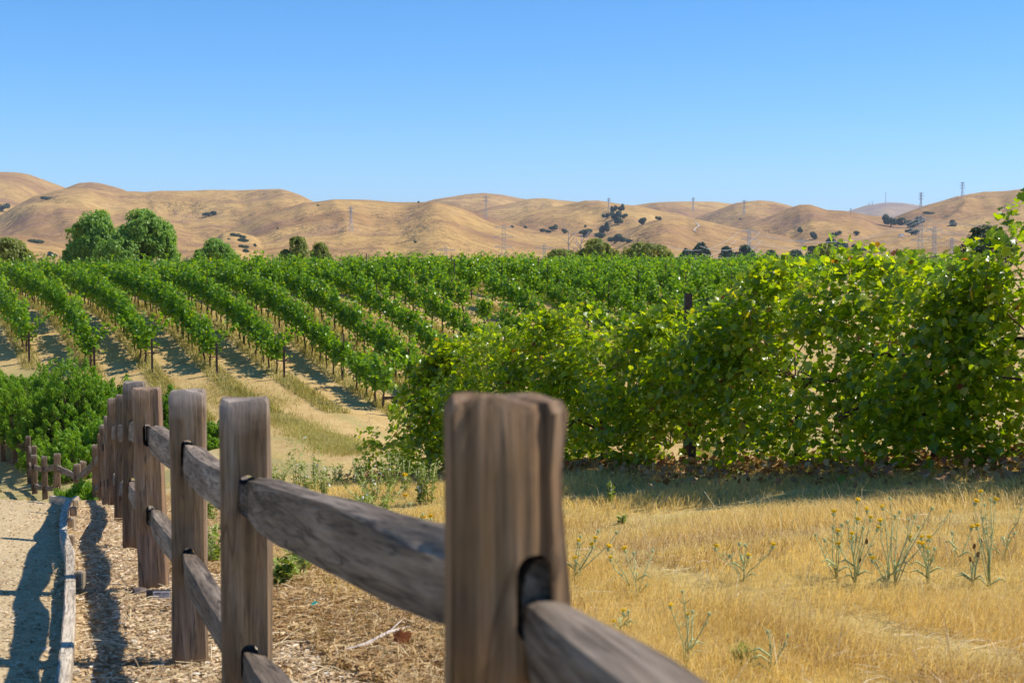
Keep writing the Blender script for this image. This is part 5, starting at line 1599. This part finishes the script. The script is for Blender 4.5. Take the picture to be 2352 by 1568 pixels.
short = (0.35 + 1.35 * np.clip((pat - .28) / .4, 0, 1)) * (.8 + .5 * fbm(X * 2.5, Y * 2.5, 215, 2))
short = np.where(np.abs(rut) < .16, .3, short)
short = np.where((rut < -.16) & (rut > -.5), short * 1.25 + .5 * fbm(X * 2, Y * 2, 219, 2), short)
sel = g.uniform(0, 1, len(X)) < np.clip(.45 + 1.3 * pat, .3, 1)
X, Y, short, rut = X[sel], Y[sel], short[sel], rut[sel]
hg = g.uniform(.035, .13, len(X)) * short
blades(X, Y, g, hg, g.uniform(.002, .0038, len(X)) * np.clip(Y / 9, .7, 2.0), .85, "dry_grass", "golden dry grass covering the field before the overgrown vines", MAT['drygrass'])
X, Y = scatter(g, 120000, -40, 1480, 4.3, 22, field)
bp = (fbm(X * .45 + 9, Y * .75, 301, 3) > .545) | ((dist_line(X, Y, RUT[::-1]) < -.2) & (dist_line(X, Y, RUT[::-1]) > -.6) & (fbm(X * 1.5, Y * 1.5, 305, 2) > .5))
X, Y = X[bp], Y[bp]
blades(X, Y, g, g.uniform(.05, .15, len(X)), g.uniform(.002, .004, len(X)), .9, "brown_grass", "patches of browner dry grass in the golden field", MAT['brownlitter'])
X, Y = scatter(g, 1200, -40, 1100, 4.4, 18, field)
blades(X, Y, g, g.uniform(.16, .34, len(X)), g.uniform(.002, .0035, len(X)), .9, "tall_straw", "scattered taller pale straws standing in the dry grass", MAT['straw'])
# straws lying flat
def lying(X, Y, g, L, w, name, label, mat, lift=.03, cat="straw"):
    n = len(X); a = g.uniform(0, math.pi, n); Z = zt(X, Y) + g.uniform(0.004, lift, n)
    d = np.stack([np.cos(a), np.sin(a), g.normal(0, .12, n)], -1) * (L[:, None] / 2); wv = np.stack([-np.sin(a), np.cos(a), g.normal(0, .5, n)], -1); wv = unit(wv) * (w[:, None] / 2)
    b = np.stack([X, Y, Z], -1); bow = np.stack([np.zeros(n), np.zeros(n), L * g.uniform(0, .10, n)], -1)
    V = np.stack([b - d - wv, b - d + wv, b + bow + wv, b + bow - wv, b + d + wv * .7, b + d - wv * .7], 1).reshape(-1, 3)
    k = np.arange(n)[:, None] * 6
    return tag(obj(name, mesh_np(name, V, [np.concatenate([k + np.array([[0, 1, 2, 3]]), k + np.array([[3, 2, 4, 5]])])], mat)), label, cat, kind='stuff')
X, Y = scatter(g, 9000, -40, 1100, 4.3, 20, field)
m = (g.uniform(0, 1, len(X)) < .12) | (np.abs(dist_line(X, Y, RUT)) < .22) | ((Y < 5.9) & (fbm(X * 1.2, Y * 1.2, 231, 2) > .5))
lying(X[m], Y[m], g, g.uniform(.06, .24, m.sum()), g.uniform(.002, .004, m.sum()), "loose_straw", "bright loose straws lying on the dry grass", MAT['straw'], .06)
# chips and straw on the strip along the fence
def strip(X, Y):
    p, mu, ya, he, gr = zones(X, Y); return g.uniform(0, 1, len(X)) < mu * (1 - ya)
X, Y = scatter(g, 150000, -30, 640, 4.0, 23, strip)
n1 = fbm(X * 1.5, Y * 1.5, 241, 3)
d = dist_line(X, Y, FL)
m = d < 0.35 + (n1 - .5) * 1.2
lying(X[m], Y[m], g, g.uniform(.01, .036, m.sum()), g.uniform(.005, .014, m.sum()), "wood_chips", "brown wood chips spread along the foot of the fence", MAT['chip'], .02, "wood chips")
m2 = ~m
lying(X[m2], Y[m2], g, g.uniform(.02, .09, m2.sum()), g.uniform(.004, .012, m2.sum()), "dry_litter", "brown dry plant litter right of the fence", MAT['brownlitter'], .05, "litter")
k = (g.uniform(0, 1, len(X)) < .30) & m2
blades(X[k], Y[k], g, g.uniform(.03, .13, k.sum()) * (.4 + 1.2 * n1[k]), g.uniform(.003, .006, k.sum()), 1.0, "dry_stubble", "short brown dry stubble right of the fence", MAT['brownlitter'])
k = g.uniform(0, 1, len(X)) < .035
lying(X[k], Y[k], g, g.uniform(.06, .25, k.sum()), g.uniform(.003, .006, k.sum()), "scattered_straw", "pale straws lying among the wood chips", MAT['straw'], .04)
# gravel specks on the path
def pth(X, Y): return g.uniform(0, 1, len(X)) < zones(X, Y)[0]
X, Y = scatter(g, 7000, -60, 130, 4.6, 15, pth)
lying(X, Y, g, g.uniform(.005, .022, len(X)), g.uniform(.005, .016, len(X)), "path_gravel", "small gravel bits on the sandy path", MAT['chip'], .008, "gravel")
# grass under the planted rows and on the track
def rowstrip(X, Y):
    c = (X + .5 * Y - C0) / CS; fr = np.abs(c - np.round(c)) * CS * .894
    return (zones(X, Y)[2] > .5) & (fr < .34) & (g.uniform(0, 1, len(X)) < .25 + .9 * fbm(X * .4, Y * .4, 251, 2)) & (np.round(c) >= 0)
X, Y = scatter(g, 330000, -20, 760, 44, 82, rowstrip)
blades(X, Y, g, g.uniform(.10, .30, len(X)), g.uniform(.014, .028, len(X)), .5, "row_grass", "straw green grass growing under the vineyard rows", MAT['rowgrass'])
def trackweeds(X, Y):
    pts = [at(q(a), q(b)) for a, b in ((600, 930), (640, 960), (700, 985), (760, 1015), (805, 1040))]
    L = np.array([(p.x, p.y) for p in pts]); dd = np.abs(dist_line(X, Y, L))
    return (g.uniform(0, 1, len(X)) < np.exp(-(dd / .55) ** 2) * (.35 + .9 * fbm(X, Y, 261, 2)))
X, Y = scatter(g, 260000, 190, 400, 19, 44, trackweeds)
blades(X, Y, g, g.uniform(.05, .2, len(X)), g.uniform(.006, .012, len(X)), .6, "track_weeds", "strip of yellowish green weeds between the sandy tracks", MAT['rowgrass'])
def upper(X, Y):
    pts = [at(q(a), q(b)) for a, b in ((478, 900), (530, 912), (600, 930))]
    L = np.array([(p.x, p.y) for p in pts]); dd = np.abs(dist_line(X, Y, L))
    return (g.uniform(0, 1, len(X)) < .8 * np.exp(-(dd / 1.0) ** 2))
X, Y = scatter(g, 120000, 150, 300, 30, 52, upper)
blades(X, Y, g, g.uniform(.05, .16, len(X)), g.uniform(.008, .014, len(X)), .6, "verge_grass", "pale green grass verge below the corner end post", MAT['rowgrass'])
def headl(X, Y):
    p, mu, ya, he, gr = zones(X, Y); return g.uniform(0, 1, len(X)) < he * (.06 + .9 * np.clip(fbm(X * .8, Y * .8, 271, 3) - .52, 0, 1) * 4)
X, Y = scatter(g, 90000, -20, 420, 18, 50, headl)
blades(X, Y, g, g.uniform(.03, .14, len(X)), g.uniform(.006, .014, len(X)), .9, "track_stubble", "short dry stubble on the sandy track", MAT['drygrass'])
# litter under the overgrown row
t_ = g.uniform(9, 25, 5200); off = np.abs(g.normal(0, .45, 5200)) * g.choice([-1, 1], 5200) - .15
X = rowR(t_) + .89 * off; Y = t_ + .45 * off
V, F_ = leaves(np.stack([X, Y, zt(X, Y) + g.uniform(.02, .16, len(X))], -1), g.normal(0, .6, (len(X), 3)) + np.array([0, 0, .7]), g.normal(0, 1, (len(X), 3)), g.uniform(.035, .085, len(X)), 'grape', 1.0)
tag(obj("fallen_leaves", mesh_np("fallen_leaves", V, F_, MAT['redlitter'])), "red brown fallen leaves under the overgrown vines", "leaf litter", kind='stuff')

# ------------------------------------------------------------------ single small finds on the ground
def c4(x, y): return ((1100 + x / 2.953) / 4, (2200 + y / 2.953) / 4)
p = at(*c4(470, 722))
V, F_ = leaves(np.zeros((1, 3)), np.array([[-.2, -.5, .8]]), np.array([[1., .2, .1]]), np.array([.05]), 'quad', .9)
o = obj("plastic_scrap", mesh_np("plastic_scrap", V, F_, flat_mat("teal_plastic", (.0, .30, .25), .4, .5))); o.location = p + Vector((0, 0, .04)); tag(o, "small teal plastic scrap on the brown litter right of the fence", "litter")
p = at(*c4(1510, 1190))
V, F_ = leaves(np.zeros((1, 3)), np.array([[-.3, -.7, .5]]), np.array([[.6, .1, .5]]), np.array([.085]), 'grape', 1.1)
o = obj("fallen_leaf", mesh_np("fallen_leaf", V, F_, flat_mat("red_brown_leaf", (.25, .07, .015), .6, .3))); o.location = p + Vector((0, 0, .05)); tag(o, "single red brown curled leaf beside the pale twig", "leaf")
a_, b_, c_ = at(*c4(690, 1310)), at(*c4(1080, 1240)), at(*c4(1600, 985))
mb = MB(); up = Vector((0, 0, .035))
mb.tube([a_ + up, a_.lerp(b_, .6) + up * 1.2, b_ + up * 1.4, b_.lerp(c_, .5) + up * 1.6, c_ + up], [.003, .007, .009, .008, .005], 6)
mb.tube([b_.lerp(c_, .5) + up * 1.6, b_.lerp(c_, .55) + Vector((.04, .1, .08))], [.005, .002], 5)
tag(mb.build("twig", flat_mat("pale_twig", (.50, .42, .36), .8, .2), None, True), "long pale twig lying on the brown litter below the rail", "twig")
# lone oat stalk in front of the shadow
p = at(q(858), q(1005)); t3 = Vector(P(q(843), q(935), p.y))
mb = MB(); mb.tube([p, p.lerp(t3, .5) + Vector((-.01, 0, 0)), t3], [.006, .005, .003], 4)
for k in range(5):
    s = p.lerp(t3, .45 + .12 * k); mb.tube([s, s + Vector((.05 * (-1) ** k, 0, -.02)), s + Vector((.085 * (-1) ** k, 0, -.07))], [.003, .007, .002], 4)
tag(mb.build("oat_stalk", MAT['straw'], None, True), "lone pale wild oat stalk on the track before the dark row shadow", "dry weed")

# ------------------------------------------------------------------ summer haze over the valley
def build_haze():
    mb = MB(); mb.box((0, 5700, 222), (15000, 11800, 480))
    m = bpy.data.materials.new("haze"); m.use_nodes = True
    t = m.node_tree; t.nodes.clear()
    out = t.nodes.new("ShaderNodeOutputMaterial"); pv = t.nodes.new("ShaderNodeVolumePrincipled")
    pv.inputs['Color'].default_value = (0.72, 0.82, 1.0, 1)
    pv.inputs['Density'].default_value = 8e-5
    pv.inputs['Anisotropy'].default_value = 0.2
    t.links.new(pv.outputs[0], out.inputs['Volume'])
    tag(mb.build("haze", m), "thin pale blue summer haze", "haze", kind='stuff')
build_haze()
